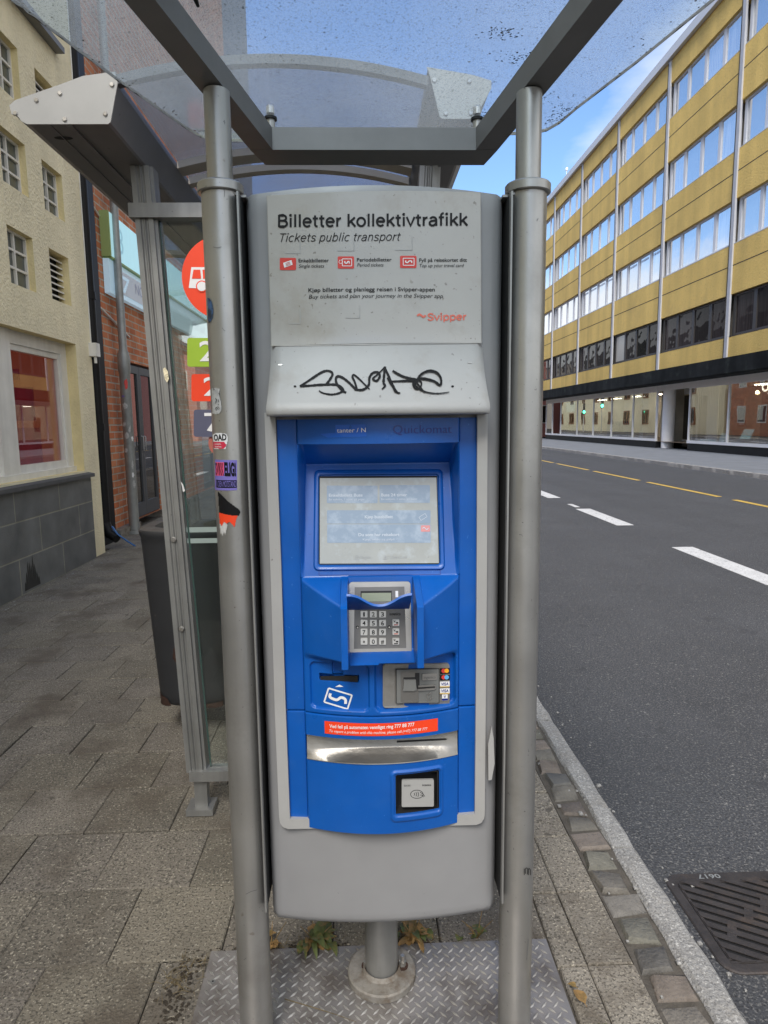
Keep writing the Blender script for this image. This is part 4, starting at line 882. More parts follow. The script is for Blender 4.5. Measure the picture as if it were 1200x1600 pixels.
mb = MB(); mb.bevbox((SX + .8, 43.9, .42), (SX + 1.7, 46.2, 1.55), .03); tagp(mb, 'crate', 'dkblue', 'dark blue crate standing in the far shop window', 'crate')
mb = MB(); mb.tube([(FX - .1, 55.5, 21.25), (FX - .1, 55.5, 21.7)], .02, 6); mb.tube([(FX - .1, 55.5, 21.7), (FX - .05, 55.6, 21.9)], .10, 8); tagp(mb, 'roof_sensor', 'white', 'small white sensor on the parapet of the ochre office block', 'sensor')

b6 = thing('pink_house', 'pink plastered house beyond the ochre office block', 'house', (15, 68, 0))
mb = MB(); mb.box((15.2, 68, 0), (30, 90, 9)); part(mb, 'wall', 'pink', b6)
mb = MB(); mb.prism([(14.9, 67.7, 9), (30.3, 67.7, 9), (22.6, 67.7, 13)], (0, 22.6, 0)); part(mb, 'roof', 'roof_dark', b6)
for x in (16, 18.5, 21): 
    for z in (1.4, 5.2):
        f = MB(); f.box((x, 67.94, z), (x + 1.2, 68.02, z + 1.9)); wn = part(f, 'window', 'white_wood', b6); p = MB(); p.box((x + .12, 67.93, z + .12), (x + 1.08, 67.95, z + 1.78)); part(p, 'pane', 'dark_glass', wn)
b7 = thing('end_block', 'beige block closing the far end of the street', 'building', (4, 142, 0))
mb = MB(); mb.box((-16, 142, 0), (40, 156, 13)); part(mb, 'wall', 'far', b7)
mb = MB(); mb.box((-16.3, 141.7, 13), (40.3, 156, 13.5)); part(mb, 'roof', 'roof_dark', b7)
for k in range(14):
    for z in (1.5, 5, 8.8):
        f = MB(); f.box((-14 + k * 3.8, 141.93, z), (-12.6 + k * 3.8, 142.02, z + 2)); part(f, 'window', 'frame_dark', b7)
# ------------------------------------------------------------------ the ticket machine
MX = .0375                                            # centre line of the machine
tm = thing('ticket_machine', 'grey and blue ticket machine with a lit screen standing between two steel poles', 'ticket machine', (MX, 1.70, 0))
SH = .2815
def shell_y(x): return 1.50 - .028 * (1 - min(1, abs((x - MX) / SH)) ** 2)
# housing: one moulded shell, bowed in plan, its edges rounded
mb = MB(); n = 40; prof = []
for i in range(n + 1):
    u = -SH + 2 * SH * i / n; e = min(SH - abs(u), .014); rr_ = .014
    back = rr_ - math.sqrt(max(0, rr_ ** 2 - (rr_ - e) ** 2)); prof.append((MX + u, shell_y(MX + u) + back))
prof = [(MX - SH, 1.60)] + prof + [(MX + SH, 1.60)]
zs = [.372, .368, .372, .385, .40, .66, 1.60, 2.05, 2.082, 2.093, 2.097]
ins = [.05, .016, .006, .0015, 0, 0, 0, 0, .0015, .007, .03]
vs = []; fs = []
for z, i_ in zip(zs, ins):
    for (x, y) in prof:
        k = (x - MX) / SH; bow = .012 * (1 - k * k)
        zz = z + (bow if z > 1 else -bow * .3)
        vs.append((MX + (x - MX) * (1 - i_ * .4), y + i_ * .7, zz))
m_ = len(prof)
for j in range(len(zs) - 1):
    for i in range(m_ - 1):
        if j == 5 and 4 < i < m_ - 6: continue          # opening for the front moulding
        fs.append((j * m_ + i, j * m_ + i + 1, (j + 1) * m_ + i + 1, (j + 1) * m_ + i))
fs.append(tuple(range(m_))); fs.append(tuple(range((len(zs) - 1) * m_, len(zs) * m_))[::-1])
mb.add(vs, fs); part(mb, 'housing', 'shell', tm, smooth=50)
mb = MB(); mb.box((MX - .298, 1.585, .44), (MX + .298, 1.84, 2.09)); part(mb, 'rear_case', 'black', tm)
for sx in (-1, 1):
    mb = MB(); xx = MX + sx * .2895; mb.box((xx - .002, 1.452, .425), (xx + .002, 1.468, 2.085), 0); mb.box((xx - .0018, 1.4685, .425), (xx + .0018, 1.60, 2.084), 1); mb.box((min(xx, xx + sx * .028), 1.475, 2.085), (max(xx, xx + sx * .028), 1.56, 2.090)) ; mb.box((min(xx, xx - sx * .012), 1.49, 2.085), (max(xx, xx - sx * .012), 1.56, 2.090))
    part(mb, 'side_bracket', ['alu', 'black'], tm)
# mounting post
mb = MB(); mb.tube([(MX - .005, 1.70, .03), (MX - .005, 1.70, .40)], .047, 28); part(mb, 'mounting_post', 'alu', tm, smooth=40)
fl = MB(); fl.tube([(MX - .005, 1.70, .014), (MX - .005, 1.70, .032), (MX - .005, 1.70, .036)], [.098, .098, .094], 40)
fl.tube([(MX - .005, 1.70, .036), (MX - .005, 1.70, .046)], [.058, .050], 28, caps=False); flo = part(fl, 'base_flange', 'concrete_flange', tm, smooth=40)
for a in (573.5, 629):
    mb = MB(); p_ = at_z(a, 1509, .038); bx, by = p_.x, p_.y
    mb.tube([(bx, by, .034), (bx, by, .041)], .016, 14, 1); mb.tube([(bx, by, .041), (bx, by, .054)], .0105, 6); mb.tube([(bx, by, .054), (bx, by, .072)], .006, 10, 2); part(mb, 'bolt', ['reader', 'rust', 'steel'], flo, smooth=30)

# header with its flared visor
ZL0, ZL1, ZTOP = 1.618, 1.636, 2.086
def header_y(x, z):
    t = min(max((1.80 - z) / (1.80 - ZL1), 0), 1.0)
    return shell_y(x) - .009 - .072 * t ** 1.7
HS = Surf(header_y, 1.2, 1.7)
mb = MB(); nx, nz = 36, 60; vs = []; fs = []
def head_hw(z): t = min(max((1.80 - z) / .164, 0), 1); return .2325 + .003 * min(1, (2.086 - z) / .25) + .006 * t ** 2
rows = [(z, 0) for z in np.linspace(ZTOP, ZL1 + .004, nz)] + [(ZL1, .002), (ZL1 - .004, 0), (ZL0 + .005, .001), (ZL0 + .001, .004), (ZL0, .010), (ZL0, .10)]
for z, bk in rows:
    for i in range(nx + 1):
        k = -1 + 2 * i / nx; x = MX + k * head_hw(max(z, ZL1)); e = (1 - abs(k)) * .235; rb = .012
        back = rb - math.sqrt(max(0, rb ** 2 - (rb - min(e, rb)) ** 2))
        vs.append((x, header_y(x, max(z, ZL1)) + back + bk, z))
m_ = nx + 1
vs = [(MX + (x - MX) * .97, 1.52, ZTOP + .002) for (x, y, z) in vs[:m_]] + [(x, y + .006, ZTOP + .0035) for (x, y, z) in vs[:m_]] + vs
nr = len(rows) + 2
for j in range(nr - 1):
    for i in range(nx): fs.append((j * m_ + i, j * m_ + i + 1, (j + 1) * m_ + i + 1, (j + 1) * m_ + i))
o_ = len(vs); 
for j in range(nr): vs.append((vs[j * m_][0] + .003, 1.52, vs[j * m_][2])); vs.append((vs[j * m_ + nx][0] - .003, 1.52, vs[j * m_ + nx][2]))
for j in range(nr - 1): fs.append((j * m_, o_ + 2 * j, o_ + 2 * j + 2, (j + 1) * m_)); fs.append((j * m_ + nx, o_ + 2 * j + 1, o_ + 2 * j + 3, (j + 1) * m_ + nx))
mb.add(vs, fs); hd = part(mb, 'header', 'header', tm, smooth=45)
mb = MB(); quad(mb, (417, 306), (751, 301), (752, 536), (424, 540.5), HS, .0012, 0, 24, 24); lab = part(mb, 'label_sheet', 'label', tm, smooth=40)
mb = MB()
for a, b in (((417, 306), (424, 540.5)), ((424, 540.5), (752, 536)), ((751, 301), (752, 536))): stroke(mb, [a, ((a[0] + b[0]) / 2, (a[1] + b[1]) / 2), b], HS, .9, .0016)
part(mb, 'label_edge', 'reader', lab)
mb = MB()
stroke_text(mb, 'Billetter kollektivtrafikk', HS, (433, 355.5), (731, 352.8), 19.3, .172)
part(mb, 'lettering', 'ink_fade', lab)
mb = MB(); stroke_text(mb, 'Tickets public transport', HS, (434.5, 378.4), (624.5, 376.4), 13.2, .098, .22); part(mb, 'lettering', 'ink_fade', lab)
for t_, it, x0, x1, y_, h_ in (('Enkeltbilletter', 0, 466.7, 514, 410.2, 5.6), ('Single tickets', 1, 467, 506.7, 418.6, 5.4), ('Periodebilletter', 0, 557.7, 611.7, 409, 5.6), ('Period tickets', 1, 558, 599.3, 417, 5.4),
                               ('Fyll på reisekortet ditt', 0, 655, 729.3, 409.6, 5.6), ('Top up your travel card', 1, 655.3, 724.7, 418, 5.4),
                               ('Kjøp billetter og planlegg reisen i Svipper-appen', 0, 482, 679.3, 456.8, 6.3), ('Buy tickets and plan your journey in the Svipper app', 1, 482.7, 692, 467, 6.3)):
    mb = MB(); lettering(mb, t_, HS, (x0, y_), (x1, y_ - (x1 - x0) * .006), h_, .0022, .22 if it else 0, 0 if it else .012); part(mb, 'small_print', 'ink_fade', lab)
mb = MB(); stroke_text(mb, 'Svipper', HS, (667.3, 501), (729, 500.3), 11, .20); stroke(mb, [(652, 494), (655, 491.5), (658.5, 493.5), (661.5, 495.5), (665, 493)], HS, 3.0, .0024)
part(mb, 'logo_lettering', 'coral', lab)
for k, (x0, y0, x1, y1) in enumerate(((437.3, 403.3, 462.7, 422.3), (527.7, 401, 553.3, 420), (625, 400, 650.7, 419))):
    mb = MB(); decal(mb, rrect(x0, y0, x1, y1, 2), HS, .0022); ic = part(mb, 'pictogram', 'red', lab)
    mb = MB(); cx, cy = (x0 + x1) / 2, (y0 + y1) / 2
    if k == 0:
        decal(mb, [(cx - 7.5, cy - 1.5), (cx + 5.5, cy - 6), (cx + 7.5, cy + 1.2), (cx - 5.5, cy + 6)], HS, .0028)
        for q in range(3): stroke(mb, [(cx - 3.6 + q * .5, cy - .6 + q * 1.9), (cx + 3.2 + q * .5, cy - 3 + q * 1.9)], HS, .7, .0034, 1)
    else:
        o = 2.5 if k == 1 else 0
        f_ = [(cx - 8 + o, cy - 5.5), (cx + 9, cy - 5.5), (cx + 9, cy + 5.5), (cx - 8 + o, cy + 5.5), (cx - 8 + o, cy - 5.5)]
        for a, b in zip(f_, f_[1:]): stroke(mb, [a, b], HS, 1.1, .0028)
        stroke(mb, [(cx - 4 + o, cy - 2), (cx - 4 + o, cy + .5), (cx - 1 + o, cy + 1.2), (cx + 1.5 + o * .6, cy - 1.2), (cx + 5, cy - 1), (cx + 5.2, cy + 1.8)], HS, 1.7, .0029)
        if k == 1:
            for a in range(6): decal(mb, ellipse(cx - 8 + 2.6 * math.cos(a), cy - 1 + 2.8 * math.sin(a), .9, .9, 6), HS, .0028)
    part(mb, 'symbol', ['white', 'red'], ic)
# lock plugs covered by the label film, and its two reflecting screws
for (x0, y0, ww, hh) in ((617, 370, 27, 21), (527, 372, 26, 20), (445, 378, 24, 18), (540, 477, 22, 20), (451, 484, 18, 22)):
    mb = MB(); stroke(mb, [(x0, y0 + hh), (x0 + ww - 2, y0 + hh), (x0 + ww, y0 + hh - 2), (x0 + ww, y0)], HS, 1.0, .002); part(mb, 'film_crease', 'rim', lab)
# marker tag on the visor
mb = MB(); gr = random.Random(5); Z3 = lambda pts: [(400 + x / 3, 290 + y / 3) for x, y in pts]; Z6 = lambda pts: [(380 + x / 6, 520 + y / 6) for x, y in pts]
S_ = [Z6([(775, 490), (815, 435), (838, 385), (805, 358), (745, 366), (650, 425), (560, 485), (540, 500), (600, 497), (720, 488), (850, 485), (905, 500), (938, 535), (900, 565), (830, 578), (760, 568), (722, 552), (712, 540)]),
      Z6([(965, 562), (930, 540), (885, 490), (868, 440), (885, 408), (930, 420), (990, 465), (1050, 525), (1062, 520), (1045, 460), (1025, 415), (1040, 395), (1095, 440), (1150, 495), (1185, 530)]),
      Z3([(462, 955), (500, 957), (528, 935), (532, 900), (548, 878), (572, 876), (580, 895), (565, 915), (548, 905), (570, 885), (605, 850)]),
      Z3([(605, 848), (600, 890), (598, 925), (605, 938), (590, 955)]), Z3([(600, 850), (618, 885), (640, 935), (660, 968), (676, 972)]),
      Z3([(640, 868), (690, 895), (755, 912), (700, 915), (630, 918)]), Z3([(655, 968), (640, 940), (615, 900)]),
      Z3([(745, 915), (735, 930), (745, 950), (765, 950), (775, 925), (755, 910), (740, 925), (760, 950), (800, 968), (850, 974), (905, 968)]),
      Z3([(740, 935), (770, 905), (830, 915), (862, 935), (866, 905), (848, 878), (815, 868), (780, 880), (758, 905), (755, 925), (772, 948), (790, 970)])]
for k, s in enumerate(S_): stroke(mb, s, HS, 3.7 if k != 7 else 2.8, .0016 + .0003 * k, 0, 8, True, gr)
for c in ((461, 603.6), (707, 603.6)): decal(mb, ellipse(c[0], c[1], 2.2, 1.6, 10), HS, .0016)
part(mb, 'graffiti_tag', 'ink', tm)
mb = MB()
for x, y in ((438, 570), (734, 566.5)): decal(mb, ellipse(x, y, 3.6, 1.1, 12), HS, .0015)
part(mb, 'screw_head', 'steel', tm)

# light grey rim round the blue front
RF = flat(1.474); mb = MB()
outer = [(413, 645), (418, 760), (423, 900), (429, 1100), (435.5, 1270), (437, 1283), (441, 1291), (449, 1295), (600, 1293), (744, 1289), (752, 1286), (756, 1279), (758, 1270), (759, 1100), (761, 880), (762, 645)]
inner = [(746.5, 645), (745.5, 880), (744, 1100), (743, 1276), (600, 1284), (452.5, 1282), (446, 1100), (439, 880), (430, 645)]
def rim_strip(q): decal(mb, q, RF, 0, 0, -.045) 
oi = [(413, 645), (423, 900), (429, 1100), (436, 1276), (453, 1280), (446, 1100), (439, 880), (430, 645)]
for q in (oi, [(436, 1276), (437.5, 1286), (442, 1292), (450, 1295.5), (600, 1293), (744, 1289), (752, 1286), (756.5, 1279), (757.5, 1272), (742, 1272), (600, 1278), (453, 1280)], [(762, 645), (746, 645), (745, 880), (743.5, 1100), (742, 1272), (757.5, 1272), (759, 1100), (761, 880)]):
    mbp = [RF.hit(*p) for p in q]; mb.prism([(x, 1.474, z) for x, z in mbp], (0, .045, 0))
part(mb, 'rim', 'rim', tm)
mb = MB(); decal(mb, [(767, 1132), (770, 1150), (771.5, 1190), (767, 1215), (762, 1216), (761.5, 1160)], flat(1.476), 0, 0, .010); part(mb, 'lock_cover', 'rim', tm)

# blue front: one moulding, its relief as a fine sheet
CW, HW = .183, .2275
def B_(u):
    a = np.abs(u); return np.where(a < CW, 1.475 - .037 * (1 - (a / CW) ** 2), 1.482 + (a - CW) * .08)
BS = Surf(lambda x, z: float(B_(np.array(x - MX))), 1.2, 1.6)
ZT, ZH, ZS, ZA, ZW, ZSEAM, ZB = 1.611, 1.556, 1.506, 1.250, 1.060, .925, .631
us = np.unique(np.concatenate([np.linspace(-HW, HW, 225), [-CW - .0012, -CW + .0012, CW - .0012, CW + .0012]]))
zz = np.unique(np.concatenate([np.linspace(ZB, ZT, 470), [ZSEAM - .0014, ZSEAM + .0014, ZSEAM, ZH, ZH - .0006]]))
U, Z = np.meshgrid(us, zz); A = np.abs(U)
def ss(a, b, x): t = np.clip((x - a) / (b - a), 0, 1); return t * t * (3 - 2 * t)
def lin(x, xa, ya, xb, yb): return ya + (yb - ya) * np.clip((x - xa) / (xb - xa), 0, 1)
def rr_mask(x0, x1, z0, z1, r, soft):
    cx, cz = (x0 + x1) / 2, (z0 + z1) / 2; hx, hz = abs(x1 - x0) / 2 - r, abs(z1 - z0) / 2 - r
    dx, dz = np.abs(U + MX - cx) - hx, np.abs(Z - cz) - hz
    d = np.hypot(np.maximum(dx, 0), np.maximum(dz, 0)) + np.minimum(np.maximum(dx, dz), 0) - r
    return 1 - ss(-soft, soft, d)
Y = B_(U)
# screen recess
yin = np.where(Z > ZS, lin(Z, ZS, 1.56, ZH, 1.485), lin(Z, ZA, 1.478, ZS, 1.56))
t = ss(.171 + .004 * (ZS - Z) / (ZS - ZA), CW, A); yr = yin * (1 - t) + 1.476 * t
Y = np.where((Z < ZH) & (Z >= ZA), np.where(A < CW, yr, Y), Y)
# wings beside the keypad
yt = 1.478 - (ZA - Z) * 1.65
yf = 1.474 - .078 * np.clip((CW - A) / (CW - .089), 0, 1) ** .9
k_ = .006; h_ = np.clip(.5 + .5 * (yt - yf) / k_, 0, 1); wing = yf * (1 - h_) + yt * h_ + k_ * h_ * (1 - h_)
tb = ss(ZW + .016, ZW - .004, Z); wing = wing * (1 - tb) + Y * tb
Y = np.where((Z < ZA) & (Z > ZW - .02) & (A < CW), np.minimum(wing, np.where(Z < ZW, Y, wing)), Y)
# keypad pocket, its sill and the two fins
pk = lin(Z, 1.085, 1.447, ZA, 1.474)
sill = np.where(Z > 1.083, pk, np.where(Z > 1.066, lin(Z, 1.066, 1.398, 1.083, 1.447), lin(Z, 1.050, 1.440, 1.066, 1.398)))
Y = np.where((A < .075) & (Z < ZA) & (Z > 1.050), sill, Y)
fin = np.maximum(1.478 - (ZA - Z) * 2.9, 1.358 + .10 * ss(ZA - .15, ZA - .215, Z) * 0)
fz = 1.070
Y = np.where((A >= .0745) & (A <= .0895) & (Z < ZA) & (Z > fz), np.minimum(fin, Y), Y)
# card slot panel, card reader recess
def bx(*p): return BS.hit(*p)
x0, z1 = bx(484.5, 1034); x1, z0 = bx(577, 1111.5)
Y += .007 * rr_mask(x0, x1, z0, z1, .012, .0022) * (Z < ZW + .002)
x0, z1 = bx(499, 1054); x1, z0 = bx(560, 1068); Y += .016 * rr_mask(x0, x1, z0, z1, .002, .0012)
x0, z1 = bx(519, 1033); x1, z0 = bx(539, 1056); Y += .010 * rr_mask(x0, x1, z0, z1, .002, .0012) * (Z < ZW + .004) * (A > .0895)
x0, z1 = bx(586, 1029); x1, z0 = bx(711, 1111)[0], bx(648, 1109)[1]; Y += .013 * rr_mask(x0, x1, z0, z1, .014, .0025) * (~((A >= .0745) & (A <= .0895) & (Z > fz))) * (Z < ZW + .006)
# seams
Y += .007 * np.exp(-((Z - ZSEAM) / .0016) ** 2) * 1.0
Y += .004 * np.exp(-((A - CW) / .0013) ** 2) * ((Z < ZA) | (Z > ZH))
x0, zt0 = bx(482, 1150); xx, zlip = bx(597, 1193)
TR0, TR1 = zlip, zt0
Y = np.where((A < CW - .002) & (Z > TR0) & (Z < TR1 + .002), 1.50, Y)
x0, z1 = bx(610.5, 1205.5); x1, z0 = bx(691.5, 1273); Y -= .004 * rr_mask(x0, x1, z0, z1, .012, .0025)
x0, z1 = bx(615.5, 1209); x1, z0 = bx(688, 1266); Y += .004 * rr_mask(x0, x1, z0, z1, .008, .002)
x0, z1 = bx(619, 1212.5); x1, z0 = bx(685, 1261.5); CR = (x0, x1, z0, z1); Y += .028 * rr_mask(x0, x1, z0, z1, .002, .0012)
vs = np.stack([U + MX, Y, Z], -1).reshape(-1, 3).tolist(); nu, nzz = len(us), len(zz); fs = []
for j in range(nzz - 1):
    for i in range(nu - 1): k = j * nu + i; fs.append((k, k + 1, k + nu + 1, k + nu))
ring = list(range(nu)) + [j * nu + nu - 1 for j in range(1, nzz)] + [(nzz - 1) * nu + i for i in range(nu - 2, -1, -1)] + [j * nu for j in range(nzz - 2, 0, -1)]
o_ = len(vs)
for r_i in ring: vs.append((vs[r_i][0], 1.535, vs[r_i][2]))
for a in range(len(ring)): b = (a + 1) % len(ring); fs.append((ring[a], ring[b], o_ + b, o_ + a))
mb = MB(); mb.add(vs, fs)
for f_i in range((nu - 1) * (nzz - 1)):                # the wells of the reader and the card slot are black
    j, i = divmod(f_i, nu - 1); xm, zm = (us[i] + us[i + 1]) / 2 + MX, (zz[j] + zz[j + 1]) / 2
    if CR[0] - .001 < xm < CR[1] + .001 and CR[2] - .001 < zm < CR[3] + .001: mb.m[f_i] = 1
blue = part(mb, 'front_moulding', ['blue', 'black'], tm, smooth=42)
mb = MB(); mb.box((MX - .2345, 1.575, .628), (MX + .2345, 1.583, 1.63)); part(mb, 'front_gap', 'black', tm)
# words above the screen
mb = MB(); decal(mb, [(500, 678), (524, 676), (524, 664), (571, 663), (573, 682), (540, 683), (512, 684)], BS, .0012); part(mb, 'worn_patch', 'blue2', tm)
mb = MB(); lettering(mb, 'tanter / N', BS, (526.5, 675.8), (571.5, 675.2), 6.8, .0018); part(mb, 'lettering', 'white', tm)
mb = MB(); lettering(mb, 'Quickomat', BS, (614.5, 677.4), (706, 676.4), 13.5, .0015, 0, -.012); part(mb, 'embossed_lettering', 'emboss', tm)

# screen
SP = tilt(1.478, ZA, 1.56, ZS)
mb = MB(); q = rrect(493.5, 737.5, 689.5, 886.5, 5)
def plane_frame(mb, outer, inner, surf, off, mi=0):
    n = len(outer); P = [surf.pt(surf.hit(*p), off) for p in outer] + [surf.pt(surf.hit(*p), off) for p in inner]
    mb.add(P, [(i, (i + 1) % n, n + (i + 1) % n, n + i) for i in range(n)], mi)
def warp(pts, tl, tr, br, bl, box):
    out = []
    for x, y in pts:
        s = (x - box[0]) / (box[2] - box[0]); t = (y - box[1]) / (box[3] - box[1])
        out.append(tuple((tl[c] * (1 - s) + tr[c] * s) * (1 - t) + (bl[c] * (1 - s) + br[c] * s) * t for c in (0, 1)))
    return out
qd = ((495, 739), (687.5, 737.5), (691, 885.5), (494, 887)); bxs = (0, 0, 100, 76)
ou = warp(rrect(-2.2, -2.5, 102.2, 78.5, 4), *qd, bxs); in_ = warp(rrect(1, 1, 99, 75, 2.5), *qd, bxs)
n = len(ou); P = [SP.pt(SP.hit(*p), .001) for p in ou] + [SP.pt(SP.hit(*p), .006) for p in warp(rrect(-1, -1.2, 101, 77.2, 3.5), *qd, bxs)] + [SP.pt(SP.hit(*p), .006) for p in in_] + [SP.pt(SP.hit(*p), .001) for p in warp(rrect(2, 2, 98, 74, 2.0), *qd, bxs)]
mb.add(P, [(r * n + i, r * n + (i + 1) % n, (r + 1) * n + (i + 1) % n, (r + 1) * n + i) for r in range(3) for i in range(n)]); part(mb, 'screen_bezel', 'blue', tm, smooth=50)
mb = MB(); decal(mb, [(498, 744), (683, 743.5), (687, 881.5), (497.5, 882)], SP, .0012); part(mb, 'screen_gasket', 'black', tm)
mb = MB(); decal(mb, [(500, 747), (681.7, 746), (685.6, 879.6), (499.8, 880.4)], SP, .002); scr = part(mb, 'screen', 'screen', tm)
for x0, y0, x1, y1 in ((510.8, 758.5, 590, 786), (593, 757.7, 671.7, 785.5), (511, 797, 672.6, 817.8), (511.2, 819, 673, 847.8)):
    mb = MB(); decal(mb, rrect(x0, y0, x1, y1, 1.5, 3), SP, .0026); part(mb, 'screen_button', 'btn', scr)
mb = MB(); decal(mb, rrect(657.5, 820.5, 671.8, 830.5, 1, 3), SP, .0031); part(mb, 'pictogram', M('screen_red', (.50, .20, .19), .2, emit=((.7, .3, .28), .1), coat=.5), scr)
mb = MB()
for t_, x0, x1, y_, h_, b in (('Enkeltbillett Buss', 514, 566.5, 775.8, 4.6, .02), ('En voksen, 1 sone, på papir', 514, 570, 781.6, 3, 0), ('Buss 24 timer', 595.7, 636, 775.4, 4.6, .02), ('En voksen, 1 sone, på papir', 596, 652, 781, 3, 0),
                              ('Kjøp bussbillett', 570, 613.8, 809.6, 4.8, .02), ('Du som har reisekort', 560, 623.8, 837.4, 4.8, .02), ('Kjøp, saldo og påfyll', 567, 616, 844, 3, 0)):
    lettering(mb, t_, SP, (x0, y_), (x1, y_ - .3), h_, .0032, 0, b)
for a, b in (((654.5, 808), (664, 802)), ((664, 802), (667, 807)), ((667, 807), (657.5, 813)), ((657.5, 813), (654.5, 808))): stroke(mb, [a, b], SP, .7, .0032)
stroke(mb, [(660, 826), (662, 823.5), (664.5, 825.5), (667, 827), (669, 824.5)], SP, 1.2, .0036)
part(mb, 'lettering', 'btn_text', scr)
mb = MB()
for t_, x0, x1, y_ in (('English', 564, 579.8, 872.4), ('Tekst til tale', 611, 636, 872)): lettering(mb, t_, SP, (x0, y_), (x1, y_ - .1), 4, .0027)
for r_k in (3.4,): stroke(mb, ellipse(557.5, 870.8, r_k, r_k, 16) + [(557.5 + r_k, 870.8)], SP, .7, .0027, 0, 2)
stroke(mb, [(554, 870.8), (561, 870.8)], SP, .6, .0027); stroke(mb, [(557.5, 867.4), (557.5, 874.2)], SP, .6, .0027)
decal(mb, ellipse(602, 869, 1.5, 1.7, 10), SP, .0027); decal(mb, [(599, 873.5), (605, 873.5), (604, 871.2), (600, 871.2)], SP, .0027); stroke(mb, [(606, 868), (607.2, 870), (606, 872)], SP, .7, .0027)
part(mb, 'footer_lettering', 'screen_ink', scr)
mb = MB()
for a, b in (((498.5, 886.5), (687.5, 885.5)), ((498.5, 898.5), (688, 897.5)), ((498.5, 886.5), (498.5, 898.5)), ((687.5, 885.5), (688, 897.5))): stroke(mb, [a, b], SP, .8, .0008)
part(mb, 'panel_groove', 'emboss', tm)

# keypad in its pocket
KP = tilt(1.447, 1.085, 1.474, ZA)
mb = MB(); decal(mb, warp(rrect(0, 0, 100, 115, 5), (545.5, 909), (641, 908), (643, 1018.5), (544.5, 1020), (0, 0, 100, 115)), KP, 0, 0, .005); kp = part(mb, 'keypad', 'steel', tm)
mb = MB(); decal(mb, warp(rrect(0, 0, 100, 115, .5), (554.2, 916.5), (631.5, 915.5), (634.5, 1011), (553, 1012.5), (0, 0, 100, 115)), KP, .0052, 0, .0008); part(mb, 'key_panel', 'steel_panel', kp)
mb = MB(); decal(mb, [(563.5, 922.5), (612, 922), (612.5, 939), (563.5, 939.5)], KP, .0062); part(mb, 'display_frame', 'dark_slot', kp)
mb = MB(); decal(mb, [(565, 925.5), (611, 925), (611.2, 938.5), (565, 939)], KP, .0066); part(mb, 'display', 'lcd', kp)
mb = MB(); decal(mb, [(617.5, 922.3), (621.8, 922.2), (622, 931.8), (617.7, 932)], KP, .0062, 0, .001); part(mb, 'indicator', 'white', kp)
lbl = [['1', '2', '3'], ['4', '5', '6'], ['7', '8', '9'], ['*', '0', '#']]
for r_i, yk in enumerate((957.8, 971.6, 985.6, 1000.2)):
    for c_i, xk in enumerate((568.8, 583.2, 597.5)):
        mb = MB(); decal(mb, rrect(xk - 5.3, yk - 5.0, xk + 5.3, yk + 5.0, 1.0, 3), KP, .006, 0, .0035); ky = part(mb, 'key', 'key', kp)
        s = lbl[r_i][c_i]; mb = MB(); w_ = {'1': 2.4, '*': 3.0}.get(s, 4.6)
        lettering(mb, s, KP, (xk - w_ / 2, yk + (3.4 if s != '*' else 5.2)), (xk + w_ / 2, yk + (3.4 if s != '*' else 5.2)), 6.6, .0102, 0, .015); part(mb, 'numeral', 'ink', ky)
for yk, m_ in ((971, 'red'), (985, 'coral'), (1000, 'ink')):
    mb = MB(); decal(mb, rrect(613, yk - 5, 623.5, yk + 5, 1, 3), KP, .006, 0, .0035); ky = part(mb, 'function_key', 'key', kp)
    mb = MB(); decal(mb, [(615.3, yk + 2.6), (621.5, yk + 2.4), (621.5, yk + 3.8), (615.3, yk + 4)], KP, .0100); part(mb, 'colour_bar', m_, ky)
    mb = MB(); stroke(mb, [(614.5, yk - 3.5), (617.5, yk - .5)], KP, .8, .0101); stroke(mb, [(617.5, yk - 3.5), (615, yk - .8)], KP, .8, .0101); decal(mb, [(618.5, yk - 1), (621.8, yk - 1), (621.8, yk + 1.4), (618.5, yk + 1.4)], KP, .0101); part(mb, 'symbol', 'ink', ky)
mb = MB(); decal(mb, rrect(607, 953.5, 627, 962.2, 3, 4), KP, .006, 0, .001); bd = part(mb, 'maker_badge', 'steel_panel', kp)
mb = MB(); lettering(mb, 'ingenico', KP, (608.5, 960), (625.5, 959.8), 4.6, .0078, 0, .02); part(mb, 'lettering', 'ink', bd)
for xk, yk in ((558.5, 978.8), (607.8, 978.2)):
    mb = MB(); decal(mb, ellipse(xk, yk, 2.6, 2.6, 12), KP, .0064); decal(mb, ellipse(xk + .3, yk + .4, 1.3, 1.3, 10), KP, .0068, 1); part(mb, 'screw', ['dark_slot', 'steel'], kp)
# hood over the keys
mb = MB(); nx = 24; top = [(541.5, 928), (550, 928.6), (560, 931.5), (570, 937), (581, 942.5), (592.5, 944.3), (604, 942.6), (615, 937.5), (625, 931.5), (635, 927.8), (643.5, 926.5)]
FS = flat(1.372); front = [FS.hit(*p) for p in smooth_path(top, 3)]; vs = []; fs = []; th = .0085
for x, z in front:
    vs += [(x, 1.372, z), (x, 1.369, z - th * .5), (x, 1.372, z - th), (x, 1.452, 1.178), (x, 1.452, 1.186)]
for i in range(len(front) - 1):
    for j in range(5): a = i * 5 + j; b = i * 5 + (j + 1) % 5; fs.append((a, b, b + 5, a + 5))
mb.add(vs, fs); part(mb, 'key_hood', 'blue', tm, smooth=50)

